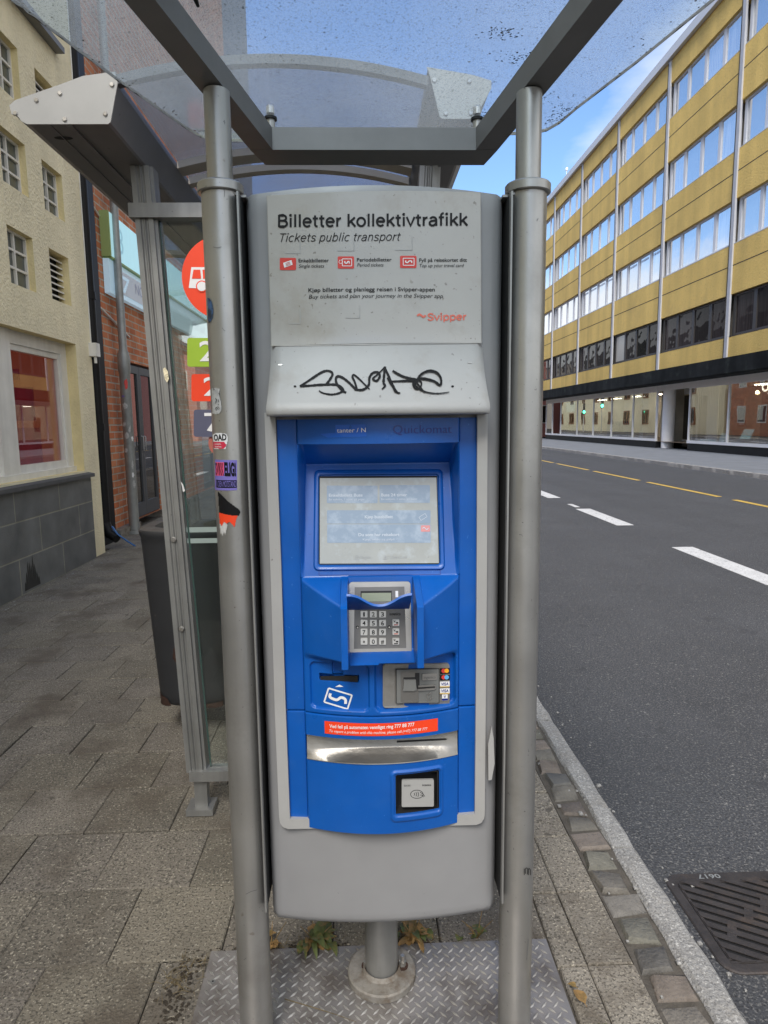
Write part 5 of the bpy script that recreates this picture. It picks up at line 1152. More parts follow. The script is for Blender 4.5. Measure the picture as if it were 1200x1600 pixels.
# card slot, arrow, and card sign
mb = MB(); decal(mb, [(500.5, 1056.5), (559, 1055.5), (559, 1065.5), (500.5, 1066.5)], Surf(lambda x, z: float(B_(np.array(x - MX))) + .010, 1.2, 1.6), 0, 0, .001); part(mb, 'card_slot', 'dark_slot', tm)
CS = Surf(lambda x, z: float(B_(np.array(x - MX))) + .007, 1.2, 1.6)
mb = MB(); decal(mb, [(523.5, 1073.2), (530.3, 1069.4), (537, 1072.8)], CS, .0012)
fr_ = [(513.5, 1075), (550, 1086), (543, 1107.5), (506.5, 1096.5), (513.5, 1075)]
for a, b in zip(fr_, fr_[1:]): stroke(mb, [a, b], CS, 2.4, .0012)
stroke(mb, [(516.5, 1083), (515.5, 1088.5), (521.5, 1092), (527, 1093), (533, 1089.5), (539.5, 1092.5), (540, 1099.5)], CS, 4.2, .0013)
part(mb, 'card_symbol', 'white', tm)
# card reader
RS = Surf(lambda x, z: float(B_(np.array(x - MX))) + .013, 1.2, 1.6)
mb = MB(); decal(mb, rrect(598, 1036, 702, 1104.5, 5, 4, 1.2), RS, 0, 0, .006); rd = part(mb, 'card_reader', 'reader', tm)
mb = MB(); decal(mb, rrect(618.3, 1043.5, 686, 1097.3, .6, 2, .8), RS, .006, 0, .0008); part(mb, 'insert_gap', 'dark_slot', rd)
mb = MB(); decal(mb, rrect(619.4, 1044.5, 685, 1096.3, .6, 2, .8), RS, .006, 0, .0028); part(mb, 'insert_plate', 'reader_in', rd)
mb = MB(); decal(mb, rrect(626.5, 1046.5, 653.5, 1095, 3.5, 4), RS, .0091); part(mb, 'finger_recess', 'steel_panel', rd)
mb = MB(); decal(mb, [(630.5, 1059), (649, 1059), (650, 1074.5), (646, 1076.2), (629, 1076.2), (630.5, 1066)], RS, .0094, 0, .004); part(mb, 'card_guide', 'reader_in', rd)
mb = MB(); decal(mb, [(630, 1056), (648, 1055.5), (648, 1058.5), (630, 1058.8)], RS, .0096); decal(mb, [(653, 1071), (679, 1069.3), (679, 1071.5), (653, 1073.5)], RS, .0118); decal(mb, [(648, 1049), (654.8, 1049), (654.8, 1073), (651, 1074), (648, 1060)], RS, .0098); part(mb, 'reader_slot', 'dark_slot', rd)
mb = MB(); decal(mb, [(653, 1068.5), (677, 1067), (681, 1069), (681, 1073), (677, 1075), (653, 1076.5)], RS, .0091, 0, .0022); part(mb, 'slot_lip', 'steel', rd)
mb = MB(); decal(mb, rrect(659.5, 1050.5, 682, 1060.5, 1.5, 3, .8), RS, .0091, 0, .0008); bd = part(mb, 'maker_badge', 'steel', rd)
mb = MB(); lettering(mb, 'ingenico', RS, (661.5, 1058), (680, 1057.4), 4.4, .0103, 0, .01); part(mb, 'lettering', 'reader_in', bd)
mb = MB(); stroke(mb, [(666, 1091), (671.5, 1091), (671.5, 1088)], RS, 1, .0094); stroke(mb, [(668, 1089), (668, 1083), (674, 1082)], RS, 1, .0094); decal(mb, [(669, 1082), (672, 1078.5), (674.5, 1081)], RS, .0094); stroke(mb, [(674, 1086), (674, 1089), (671, 1089)], RS, 1, .0094); part(mb, 'insert_arrow', 'steel', rd)
def logo(y0, y1, base, name):
    mb = MB(); decal(mb, [(687, y0 + .3), (702, y0), (702, y1 - .3), (687, y1)], RS, .0064); return part(mb, name, base, rd)
for y0, y1, c2 in ((1042.3, 1051.5, M('amber_print', (.85, .38, .02), .4)), (1052.7, 1061.3, M('sky_print', (.12, .42, .75), .4))):
    lg = logo(y0, y1, 'ink', 'card_logo'); yc_ = (y0 + y1) / 2 - .6
    mb = MB(); decal(mb, ellipse(692.7, yc_ + .2, 3.5, 3.4, 16), RS, .0068, 0); decal(mb, ellipse(697.3, yc_, 3.5, 3.4, 16), RS, .0072, 1); part(mb, 'logo_mark', ['red', c2], lg)
for y0, y1 in ((1063, 1072.2), (1073.7, 1082.8)):
    lg = logo(y0, y1, 'white', 'card_logo'); mb = MB(); lettering(mb, 'VISA', RS, (689, y0 + 6.2), (700.2, y0 + 5.9), 4.4, .0068, .2, .02); part(mb, 'lettering', 'emboss', lg)
    mb = MB(); decal(mb, [(687, y1 - 1.8), (702, y1 - 2.1), (702, y1 - .3), (687, y1)], RS, .0070); part(mb, 'logo_band', M('gold_print', (.60, .42, .14), .4), lg)
mb = MB(); decal(mb, [(690, 1083.4), (699, 1083.1), (699, 1093), (690, 1093.3)], RS, .0064); lg = part(mb, 'card_logo', 'white', rd)
mb = MB(); lettering(mb, 'V', RS, (692.5, 1088.7), (696.6, 1088.6), 4.2, .0068, 0, .02); decal(mb, [(690, 1089.7), (699, 1089.4), (699, 1092.6), (690, 1092.9)], RS, .0068); part(mb, 'lettering', 'emboss', lg)

# orange notice, ticket tray, contactless reader
xa, za = BS.hit(507, 1126); xb, zb = BS.hit(684, 1121.5); zt_, zb_ = za, BS.hit(507, 1145.5)[1]
mb = MB(); vs = []; fs = []
for j in range(4):
    for i in range(25): x = xa + (xb - xa) * i / 24; z = zt_ + (zb_ - zt_) * j / 3; vs.append(BS.pt((x, z), .0012))
for j in range(3):
    for i in range(24): k = j * 25 + i; fs.append((k, k + 1, k + 26, k + 25))
mb.add(vs, fs); st = part(mb, 'fault_notice', 'orange_red', tm, smooth=40)
mb = MB(); lettering(mb, 'Ved feil på automaten vennligst ring 777 88 777', BS, (514.8, 1136.4), (647.4, 1133.8), 5.4, .002, 0, .015)
lettering(mb, 'To report a problem with this machine, please call (+47) 777 88 777', BS, (514.6, 1143.2), (668, 1139.8), 4.2, .002, .22); part(mb, 'lettering', 'white', st)
mb = MB(); vs = []; fs = []; n = 48; tz = TR1 + .001; crease = BS.hit(482, 1169.5)[1]
cz = Surf(lambda x, z: 1.476, 1.2, 1.6).hit(597, 1169)[1]
for i in range(n + 1):
    u = -CW + .0025 + (2 * CW - .005) * i / n; x = MX + u; yb_ = float(B_(np.array(u)))
    vs += [(x, 1.480, tz + .02), (x, 1.479, cz + .004), (x, 1.476, cz), (x, (1.476 + yb_) / 2 + .002, (cz * .45 + TR0 * .55)), (x, yb_ - .0015, TR0 + .0008), (x, yb_ - .0022, TR0 - .0012), (x, yb_ + .004, TR0 - .002)]
for i in range(n):
    for j in range(6): k = i * 7 + j; fs.append((k, k + 1, k + 8, k + 7))
mb.add(vs, fs); tr = part(mb, 'ticket_tray', 'steel_mirror', tm, smooth=40)
TS = flat(1.4795); mb = MB(); decal(mb, [(620, 1157), (696, 1153.2), (699, 1154.6), (696, 1156.2), (620, 1160)], TS, .001); part(mb, 'ticket_slot', 'dark_slot', tr)
x0, x1, z0, z1 = CR; WS = Surf(lambda x, z: float(B_(np.array(x - MX))) + .027, 1.2, 1.6)
mb = MB(); mb.add([WS.pt((x0 + .001, z0 + .001)), WS.pt((x1 - .001, z0 + .001)), WS.pt((x1 - .001, z1 - .001)), WS.pt((x0 + .001, z1 - .001))], [(0, 1, 2, 3)])
mb.box((x0 + .0005, 1.452, z0 + .001), (x0 + .003, 1.474, z1 - .001)); mb.box((x1 - .003, 1.456, z0 + .001), (x1 - .0005, 1.48, z1 - .001)); mb.box((x0 + .0005, 1.458, z1 - .003), (x1 - .0005, 1.476, z1 - .0005)); part(mb, 'reader_well', 'black', tm)
CL = tilt(1.446, z0, 1.458, z1)
mb = MB(); q = rrect(627.5, 1217, 677.5, 1258.8, 2.0, 4, .8); decal(mb, q, CL, 0, 0, .006); cr = part(mb, 'contactless_reader', 'sil_plastic', tm)
mb = MB(); stroke(mb, ellipse(651, 1238.6, 9.8, 6.4, 28) + [(660.8, 1238.6)], CL, .8, .0066, 0, 1)
for k, h_ in enumerate((2.2, 3.2, 4.0)): stroke(mb, [(646.5 + 3 * k, 1238.6 - h_), (647.6 + 3 * k, 1238.6), (646.5 + 3 * k, 1238.6 + h_)], CL, .8, .0066)
stroke(mb, [(656, 1235.5), (660, 1238), (663.5, 1242)], CL, .8, .0066); stroke(mb, [(656, 1240), (659, 1240), (661.5, 1243)], CL, .8, .0066)
lettering(mb, 'SELF/2000', CL, (631, 1226.6), (641, 1226.4), 2.6, .0066); lettering(mb, 'ingenico', CL, (659.5, 1225.8), (673, 1225.5), 3.2, .0066, 0, .02)
part(mb, 'contactless_symbol', 'ink', cr)
# ------------------------------------------------------------------ canopy over the machine
PY, PR = 1.50, .0415
cn = thing('ticket_canopy', 'dirty clear roof on two round grey poles over the ticket machine', 'canopy', (MX, PY, 0))
TS_ = -.15
def tz_(y, z0): return z0 + TS_ * (y - 1.5)
for px_ in (-.2955, .372):
    mb = MB(); mb.tube([(px_, PY, .012), (px_, PY, 2.092)], PR, 40); pl = part(mb, 'pole', 'pole', cn, smooth=40)
    mb = MB(); mb.tube([(px_, PY, 2.085), (px_, PY, 2.3)], .0275, 32); part(mb, 'upper_pole', 'pole', pl, smooth=40)
    mb = MB(); mb.tube([(px_, PY, 2.092), (px_, PY, 2.094), (px_, PY, 2.110), (px_, PY, 2.113), (px_, PY, 2.114)], [.047, .0495, .0495, .047, .028], 40); part(mb, 'collar', 'pole', pl, smooth=35)
    mb = MB(); mb.tube([(px_, PY, .006), (px_, PY, .014)], .050, 32); part(mb, 'foot_plate', 'concrete_flange', pl, smooth=40)
ZBM = 2.300; BT = .052
for sx in (-1, 1):
    xi = -.273 if sx < 0 else .352; k = .31 if sx < 0 else -.275; wd = .055 * (1 if sx < 0 else -1)
    y0, y1 = .62, 1.712; pts = []
    xa, xb = xi + k * (y0 - 1.5), xi + k * (y1 - 1.5)
    mb = MB(); lo = [(xa, y0, tz_(y0, ZBM)), (xb, y1, tz_(y1, ZBM)), (xb - wd, y1 + .0, tz_(y1, ZBM)), (xa - wd, y0, tz_(y0, ZBM))]
    mb.prism(lo, (0, 0, BT)); part(mb, 'roof_beam', 'beam', cn)
mb = MB(); y0, y1 = 1.7135, 1.782
xa, xb = -.2625, .3485
mb.prism([(xa, y0, tz_(y0, ZBM)), (xb, y0, tz_(y0, ZBM)), (xb - .022, y1, tz_(y1, ZBM)), (xa + .028, y1, tz_(y1, ZBM))], (0, 0, BT)); part(mb, 'cross_beam', 'beam', cn)
for bx_, by_ in ((-.212, 1.735), (.3, 1.735), (-.62, .85), (.62, .85)):
    if by_ < 1: bx_ = (-.273 + .31 * (by_ - 1.5) - .03) if bx_ < 0 else (.352 - .275 * (by_ - 1.5) + .03)
    zb_ = tz_(by_, ZBM + BT); mb = MB(); mb.tube([(bx_, by_, zb_ - .004), (bx_, by_, zb_ + .028)], .011, 18)
    sp = part(mb, 'standoff', 'steel', cn, smooth=40)
    mb = MB(); mb.tube([(bx_, by_, zb_ + .028), (bx_, by_, zb_ + .034)], .0155, 18); part(mb, 'rubber_washer', 'black', sp, smooth=40)
    mb = MB(); mb.tube([(bx_, by_, zb_ + .0425), (bx_, by_, zb_ + .058), (bx_, by_, zb_ + .062)], [.010, .010, .006], 14); part(mb, 'cap_nut', 'steel', sp, smooth=40)
SZ = ZBM + BT + .0345
out = [(-.985, .80), (-.80, 1.12), (-.654, 1.379), (-.536, 1.606), (-.43, 1.785), (-.405, 1.818), (-.37, 1.835), (-.33, 1.839), (.04, 1.838), (.40, 1.806), (.455, 1.803), (.49, 1.79), (.515, 1.758), (.54, 1.699), (.619, 1.543), (.699, 1.365), (.82, 1.11), (.96, .80), (.96, .60), (-.985, .60)]
mb = MB(); P = [(x, y, tz_(y, SZ)) for x, y in out]; n = len(P); Q = [(x, y, z + .007) for x, y, z in P]
mb.add(P + Q, [tuple(range(n))[::-1], tuple(range(n, 2 * n))], 0)
part(mb, 'roof_sheet', 'roof_sheet', cn)
mb = MB(); C0 = Vector((0, 1.2, 0)); er = random.Random(9); dense = []
for i in range(n):
    a, b = Vector(P[i]), Vector(P[(i + 1) % n]); m_ = max(1, int((b - a).length / .012))
    for k in range(m_): dense.append(a.lerp(b, k / m_))
vs = []; fs = []; n2 = len(dense)
for p in dense:
    d = Vector((C0.x - p.x, C0.y - p.y, 0)).normalized(); wv = er.choice([.0006, .001, .002, .004]) if p.y > 1 else .002
    vs += [p - Vector((0, 0, .0006)), p + d * wv + Vector((0, 0, -.0006)), p + Vector((0, 0, .0076)) - d * .0004]
for i in range(n2): j = (i + 1) % n2; fs += [(3 * i, 3 * j, 3 * j + 1, 3 * i + 1), (3 * i, 3 * j, 3 * j + 2, 3 * i + 2)]
mb.add(vs, fs)
def inside_sheet(x, y):
    c_ = False
    for i in range(n):
        (x1, y1), (x2, y2) = out[i], out[i - 1]
        if (y1 > y) != (y2 > y) and x < (x2 - x1) * (y - y1) / (y2 - y1) + x1: c_ = not c_
    return c_
def fleck(x, y, s, lx=1.0):
    if not (inside_sheet(x + s * 1.5, y) and inside_sheet(x - s * 1.5, y) and inside_sheet(x, y + s * 1.5)): return
    z = tz_(y, SZ) - .0008; n_ = 7
    mb.add([(x + s * lx * er.uniform(.5, 1.2) * math.cos(2 * math.pi * i / n_), y + s * er.uniform(.5, 1.2) * math.sin(2 * math.pi * i / n_), z) for i in range(n_)], [tuple(range(n_))])
for k in range(900):
    p = er.choice(dense)
    if p.y < 1.0: continue
    d = Vector((C0.x - p.x, C0.y - p.y, 0)).normalized(); q = p + d * min(er.expovariate(70), .10); fleck(q.x, q.y, er.uniform(.0006, .0028))
for k in range(520):                                   # leaf litter caught in the rear corner and behind the fixings
    cx, cy, sp = er.choice(((.515, 1.70, .022), (.50, 1.74, .02), (.43, 1.66, .035), (.33, 1.72, .03), (-.37, 1.80, .02), (.30, 1.45, .02), (.36, 1.52, .03)))
    fleck(er.gauss(cx, sp), min(er.gauss(cy, sp * .6), 1.79), er.uniform(.0006, .003), er.uniform(.7, 1.5))
part(mb, 'sheet_edge', 'sheet_edge', cn)
mb = MB(); mb.tube([(-.318, 1.18, tz_(1.18, ZBM + BT + .014)), (-.305, 1.24, tz_(1.24, ZBM + BT + .016)), (-.298, 1.30, tz_(1.30, ZBM + BT + .012)), (-.292, 1.345, tz_(1.345, ZBM + BT))], [.010, .013, .009, .003], 12); part(mb, 'sealant_lump', 'black', cn, smooth=50)

# stickers on the left pole
def pole_surf(cx): return Surf(lambda x, z: PY - math.sqrt(max(0, (PR + .0005) ** 2 - (x - cx) ** 2)) if abs(x - cx) < PR + .0004 else 99, 1.3, 1.56)
LS = pole_surf(-.2955); RS_ = pole_surf(.372)
def strip(mb, x0, y0, x1, y1, surf, off=.0006, mi=0, n=10): quad(mb, (x0, y0), (x1, y0 + (x1 - x0) * .02), (x1, y1 + (x1 - x0) * .02), (x0, y1), surf, off, mi, n, 3)
mb = MB(); grid_decal(mb, [(324, 465), (327, 466), (330.5, 471), (332.5, 480), (333, 488), (332, 497), (329, 503), (325.5, 505.5)], LS, .0008); part(mb, 'photo_sticker', 'photo_st', cn)
mb = MB(); grid_decal(mb, [(331, 607), (336, 606), (343.5, 607), (342.5, 617), (345, 626), (346.5, 640), (343, 646), (337, 647.5), (332, 646)], LS, .0008); o = part(mb, 'torn_sticker', 'torn', cn)
mb = MB(); sr = random.Random(2)
for k in range(16):
    x, y = sr.uniform(333, 342), sr.uniform(609, 642); stroke(mb, [(x, y), (x + sr.uniform(-4, 4), y + sr.uniform(-5, 5))], LS, .7, .0012)
part(mb, 'scribble', 'ink', o)
mb = MB(); grid_decal(mb, [(332.5, 679), (338, 676.5), (346, 676.8), (353.5, 678), (356, 683), (355.5, 689.5), (352.5, 702), (334, 702)], LS, .0008); rs = part(mb, 'road_sticker', 'white', cn)
mb = MB(); lettering(mb, 'OAD', LS, (334.6, 688.3), (354.2, 687.6), 9.2, .0014, 0, .035); part(mb, 'lettering', 'ink', rs)
mb = MB(); grid_decal(mb, [(333.5, 690.5), (350, 690.3), (354.2, 695.5), (350, 700.8), (334, 700.5)], LS, .0014); part(mb, 'red_arrow', M('crimson_print', (.62, .03, .07), .4), rs)
mb = MB(); lettering(mb, 'people,', LS, (336, 695), (346, 694.8), 3.0, .0018); lettering(mb, 'stories.', LS, (336, 699.2), (347, 699), 3.0, .0018); part(mb, 'small_lettering', 'white', rs)
mb = MB(); strip(mb, 336, 718, 370.5, 765, LS, .0008); vsn = part(mb, 'violet_sticker', 'violet', cn)
mb = MB(); strip(mb, 337, 722, 350, 743, LS, .0012); part(mb, 'pink_panel', 'pink_print', vsn)
mb = MB(); lettering(mb, 'SVIKK', LS, (337.5, 742), (350, 742.2), 19, .0016, 0, .02); lettering(mb, 'ELIG!', LS, (351.2, 742.4), (369.2, 743), 19.5, .0016, 0, .05)
part(mb, 'lettering', 'ink', vsn)
mb = MB(); strip(mb, 338.2, 749.5, 370, 761.5, LS, .0012); part(mb, 'dark_panel', 'ink', vsn)
mb = MB(); lettering(mb, 'I DEN MOTSTAND', LS, (340, 760), (369.4, 760.6), 9.2, .0016); part(mb, 'small_lettering', 'violet', vsn)
mb = MB(); grid_decal(mb, [(340.5, 768), (346, 773), (356, 783), (366, 790.5), (375, 797), (375.5, 801.5), (373.5, 805.5), (364, 805.8), (352, 803.5), (342.5, 801)], LS, .0008); tb = part(mb, 'black_sticker', 'ink', cn)
mb = MB(); grid_decal(mb, [(342.5, 801), (352, 803.5), (364, 805.8), (371.5, 805.8), (369, 812), (366.5, 824), (363, 819), (359, 815), (354, 818), (350, 815.5), (347, 822), (343.5, 818)], LS, .0010); part(mb, 'red_sticker', 'orange_red', cn)
mb = MB(); grid_decal(mb, [(343.5, 818), (347, 822), (350, 815.5), (354, 818), (356, 821), (353.5, 829), (352.5, 836), (350, 831), (348, 838.5), (346, 833), (344.5, 834)], LS, .0010); part(mb, 'torn_sticker', 'torn', cn)
mb = MB(); stroke(mb, [(819, 1357), (819, 1367)], RS_, 1, .0008); stroke(mb, [(821, 1365), (821, 1357), (824, 1357), (824, 1366)], RS_, 1, .0008); stroke(mb, [(826, 1367), (826, 1357), (829, 1360), (829, 1367)], RS_, 1, .0008); part(mb, 'scribble', 'ink_fade', cn)
# scratches and chips in the paint
mb = MB()
for s in ([(333, 386), (340, 387), (346, 385.5)], [(350, 292), (351, 300), (350.5, 308)], [(347, 512), (350, 516), (352, 517)], [(384, 1397), (392, 1393), (402, 1390)], [(381, 1500), (385, 1496)]): stroke(mb, s, LS, .8, .0007)
for s in ([(819, 285), (820.5, 290), (824, 294)], [(832, 284), (832, 289)], [(839, 345), (841, 341)], [(811, 835), (816, 836)], [(823, 1500), (829, 1466)][:1] + [(826, 1467)]): stroke(mb, s, RS_, .9, .0007)
part(mb, 'paint_scratch', 'reader_in', cn)

# ------------------------------------------------------------------ tread plate under the machine
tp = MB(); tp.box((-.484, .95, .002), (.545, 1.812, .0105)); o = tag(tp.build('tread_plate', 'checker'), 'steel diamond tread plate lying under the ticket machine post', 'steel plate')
lz = MB(); tr_ = random.Random(4)
pp_ = .0233; q_ = math.sqrt(.5)
for i in range(-60, 60):
    for j in range(-60, 60):
        cx, cy = .03 + (i + j) * pp_ * q_, 1.40 + (i - j) * pp_ * q_; a = R(45 if (i + j) % 2 else -45); l, w_ = .0138, .0036
        if not (-.470 < cx < .532 and .97 < cy < 1.800): continue
        dx, dy = math.cos(a), math.sin(a); vs = [(cx - dx * l, cy - dy * l, .0106), (cx - dy * w_, cy + dx * w_, .0106), (cx + dx * l, cy + dy * l, .0106), (cx + dy * w_, cy - dx * w_, .0106), (cx - dx * l * .55, cy - dy * l * .55, .0138), (cx + dx * l * .55, cy + dy * l * .55, .0138)]
        lz.add(vs, [(0, 3, 4), (0, 4, 1), (1, 4, 5, 2), (2, 5, 3), (3, 5, 4)])
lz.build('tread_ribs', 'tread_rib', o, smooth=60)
for (x, y) in ((-.345, 1.735), (-.455, 1.70)):
    mb = MB(); mb.tube([(x, y, .0108), (x, y, .0125)], .0075, 14); sc_ = mb.build('countersunk_screw', 'reader_in', o); mb = MB(); mb.tube([(x, y, .0127), (x, y, .0131)], .003, 8); mb.build('screw_socket', 'black', sc_)

# ------------------------------------------------------------------ bus shelter behind
sh = thing('bus_shelter', 'grey metal bus shelter with glass end pane and pale bolted gutter caps', 'bus shelter', (-.26, 2.55, 0))
SC_ = -.257; SY0, SY1 = 2.206, 7.2
capL = [(-1.069, 2.585), (-1.064, 2.560), (-1.045, 2.553), (-1.036, 2.540), (-1.02, 2.531), (-.772, 2.532), (-.764, 2.538), (-.735, 2.651), (-.741, 2.683), (-.839, 2.670), (-.923, 2.641), (-1.05, 2.600)]
capR = [(.222, 2.701), (.232, 2.673), (.262, 2.556), (.270, 2.550), (.365, 2.550), (.376, 2.556), (.425, 2.640), (.425, 2.662), (.369, 2.678)]
def mir(p): return [(2 * SC_ - x, z) for x, z in p][::-1]
for sgn, poly in ((0, capL), (1, capR)):
    c = (sum(p[0] for p in poly) / len(poly), sum(p[1] for p in poly) / len(poly))
    mb = MB(); mb.prism([(x, SY0 - .006, z) for x, z in poly], (0, .005, 0)); cp = part(mb, 'end_cap', 'cap', sh)
    for (x, z) in (((.281, 2.565), (.245, 2.662), (.355, 2.660), (.36, 2.566)) if sgn else ((-1.052, 2.562), (-.985, 2.600), (-.912, 2.620), (-.903, 2.545), (-.778, 2.561), (-.752, 2.645))):
        mb = MB(); mb.tube([(x, SY0 - .0065, z), (x, SY0 - .0105, z)], [.0078, .0055], 14); sw = part(mb, 'bolt', 'steel', cp, smooth=50)
    ins_ = [((x - c[0]) * .97 + c[0], (z - c[1]) * .95 + c[1]) for x, z in poly]
    mb = MB(); mb.prism([(x, SY0, z) for x, z in ins_], (0, SY1 - SY0, 0)); gt = part(mb, 'gutter', 'alu_dark', sh)
    xs = [-.955, -.885] if not sgn else [.285, .345]
    mb = MB(); mb.box((xs[0] + (.055 if not sgn else 0), SY0 + .002, 2.528 + .018 * sgn), (xs[1] + (0 if not sgn else -.03), SY1, 2.5345 + .018 * sgn)); mb.box((xs[0] + .0, SY0 + .002, 2.531 + .018 * sgn), (xs[0] + .003, SY1, 2.5348 + .018 * sgn)); part(mb, 'gutter_rib', 'beam', gt)
    ox = -.955
    if sgn: continue
    mb = MB(); mb.add([(ox + .03 * math.cos(a * math.pi / 9), SY0 + .10 + .014 * math.sin(a * math.pi / 9), 2.5335) for a in range(18)], [tuple(range(18))]); part(mb, 'drain_hole', 'black', gt)
# barrel roof sheet with its end band
def arch(t): return (-.741 + (.227 + .741) * t, 2.672 + .062 * (1 - (2 * t - 1) ** 2))
mb = MB(); n = 20; vs = []; fs = []
ys_ = [SY0 + .02, SY1]
for y in ys_:
    for i in range(n + 1): x, z = arch(i / n); vs.append((x, y, z + .006))
    for i in range(n + 1): x, z = arch(i / n); vs.append((x, y, z + .011))
m_ = n + 1
for i in range(n):
    fs += [(i, i + 1, 2 * m_ + i + 1, 2 * m_ + i), (m_ + i, m_ + i + 1, 3 * m_ + i + 1, 3 * m_ + i)]
mb.add(vs, fs); part(mb, 'roof_sheet', 'vault', sh, smooth=40)
def rib(y0, y1, name, mat):
    mb = MB(); vs = []; fs = []
    for i in range(n + 1):
        x, z = arch(i / n); vs += [(x, y0, z - .022), (x, y1, z - .022), (x, y1, z + .0055), (x, y0, z + .0055)]
    for i in range(n):
        for j in range(4): a = i * 4 + j; b = i * 4 + (j + 1) % 4; fs.append((a, b, b + 4, a + 4))
    mb.add(vs, fs); return part(mb, name, mat, sh, smooth=40)
rib(SY0, SY0 + .03, 'roof_band', 'band')
for y, w_ in ((2.88, .09), (3.06, .05), (4.5, .09), (5.7, .09), (7.12, .09)): rib(y, y + w_, 'roof_rib', 'rib')
# posts, rails and the end pane
def post(xf, xt, y0, w_, d_, zt, z0=.19):
    mb = MB(); nr = 4
    def sect(z):
        x = xf + (xt - xf) * z / 2.53; return [(x - w_ / 2, y0), (x - w_ / 2 + .018, y0), (x - w_ / 2 + .022, y0 + .006), (x - w_ / 2 + .028, y0 + .006), (x - w_ / 2 + .032, y0), (x - .004, y0), (x, y0 + .006), (x + .005, y0 + .006), (x + .009, y0), (x + w_ / 2 - .012, y0), (x + w_ / 2 - .012, y0 + .012), (x + w_ / 2, y0 + .012), (x + w_ / 2, y0 + d_), (x - w_ / 2, y0 + d_)]
    a, b = sect(z0), sect(zt); m_ = len(a)
    mb.add([(x, y, z0) for x, y in a] + [(x, y, zt) for x, y in b], [tuple(range(m_))[::-1], tuple(range(m_, 2 * m_))] + [(i, (i + 1) % m_, m_ + (i + 1) % m_, m_ + i) for i in range(m_)])
    return mb
for xf, xt, y0 in ((-.695, -.782, 2.535), (2 * SC_ + .695 - .05, 2 * SC_ + .782, 2.535), (-.695, -.782, 6.6), (.13, .27, 6.6)):
    pm = post(xf, xt, y0, .078, .075, 2.535); ps = part(pm, 'post', 'alu', sh)
    mb = MB(); mb.box((xf - .022, y0 + .015, .03), (xf + .03, y0 + .06, .20)); part(mb, 'leg', 'alu', ps)
    mb = MB(); mb.box((xf - .055, y0 - .01, .004), (xf + .055, y0 + .085, .030)); part(mb, 'foot_plate', 'alu', ps)
    if y0 < 3:
        for z in (1.16, .80): 
            if xf < -.5:
                x = xf + (xt - xf) * z / 2.53 - .006; mb = MB(); mb.tube([(x, y0 + .001, z), (x, y0 - .006, z)], [.012, .008], 14); part(mb, 'dome_bolt', 'steel', ps, smooth=60)
mb = MB(); mb.box((-.832, 2.520, 2.352), (.30, 2.585, 2.402)); part(mb, 'top_rail', 'alu', sh)
mb = MB(); mb.box((-.728, 2.525, .155), (.17, 2.59, .198)); part(mb, 'bottom_rail', 'alu', sh)
mb = MB(); xb0, xt0 = -.650, -.738
mb.prism([(xb0, 2.566, .2), (.12, 2.566, .2), (.23, 2.566, 2.352), (xt0, 2.566, 2.352)], (0, .008, 0)); part(mb, 'glass_pane', 'glass', sh)
mb = MB(); mb.prism([(xb0 - .001, 2.562, .2), (xb0 + .006, 2.562, .2), (xt0 + .006, 2.562, 2.352), (xt0 - .001, 2.562, 2.352)], (0, .003, 0)); part(mb, 'pane_edge', 'glass_edge', sh)
GP = flat(2.563)
for y0, y1 in ((824, 832), (841.5, 849)):
    mb = MB(); decal(mb, [(289.5, y0), (420, y0 - 2), (420, y1 - 2), (291, y1)], GP, 0); part(mb, 'safety_strip', 'frosted_strip', sh)
mb = MB(); decal(mb, [(254.5, 576), (258, 574), (262, 580), (264, 592), (261, 598), (257, 592)], flat(2.533), 0); part(mb, 'sticker_remnant', 'plaster', sh)
mb = MB(); decal(mb, [(282, 752), (286, 757), (289, 767), (286, 769), (284.5, 760)], flat(2.545), 0); part(mb, 'sticker_remnant', 'white', sh)
mb = MB(); mb.box((-.78, 2.62, .5), (-.765, 6.6, 2.35)); part(mb, 'glass_pane', 'glass', sh)

# ------------------------------------------------------------------ stop sign behind the left pole
sg = thing('bus_stop_sign', 'round orange bus stop sign above green, orange and grey route plates', 'stop sign', (-.50, 2.44, 0))
Y_ = 2.44; c = at_y(348, 434, Y_); rad = (at_y(284, 434, Y_) - c).length
mb = MB(); mb.tube([(c.x + .01, Y_ + .05, 0), (c.x + .01, Y_ + .05, c.z + rad + .05)], .028, 16); part(mb, 'post', 'galv', sg, smooth=40)
mb = MB(); mb.tube([(c.x, Y_, c.z), (c.x, Y_ + .012, c.z)], rad, 48); ds = part(mb, 'disc', 'orange_red', sg, smooth=40)
GS = flat(Y_ - .0005); mb = MB()
decal(mb, [(299, 417.5), (352, 417.5), (352, 452), (295, 450)], GS, .0006)
part(mb, 'bus_symbol', 'white', ds)
mb = MB(); decal(mb, [(302.5, 421.5), (313, 421.5), (314.5, 435.5), (300, 435.5)], GS, .0016); decal(mb, [(316.5, 421.5), (330, 421.5), (331, 435.5), (317.5, 435.5)], GS, .0016); decal(mb, ellipse(315.5, 447.5, 9.2, 9.2, 20), GS, .0016); part(mb, 'symbol_gaps', 'orange_red', ds)
mb = MB(); decal(mb, ellipse(315.5, 447.5, 7.4, 7.4, 20), GS, .0026); part(mb, 'wheel_mark', 'white', ds)
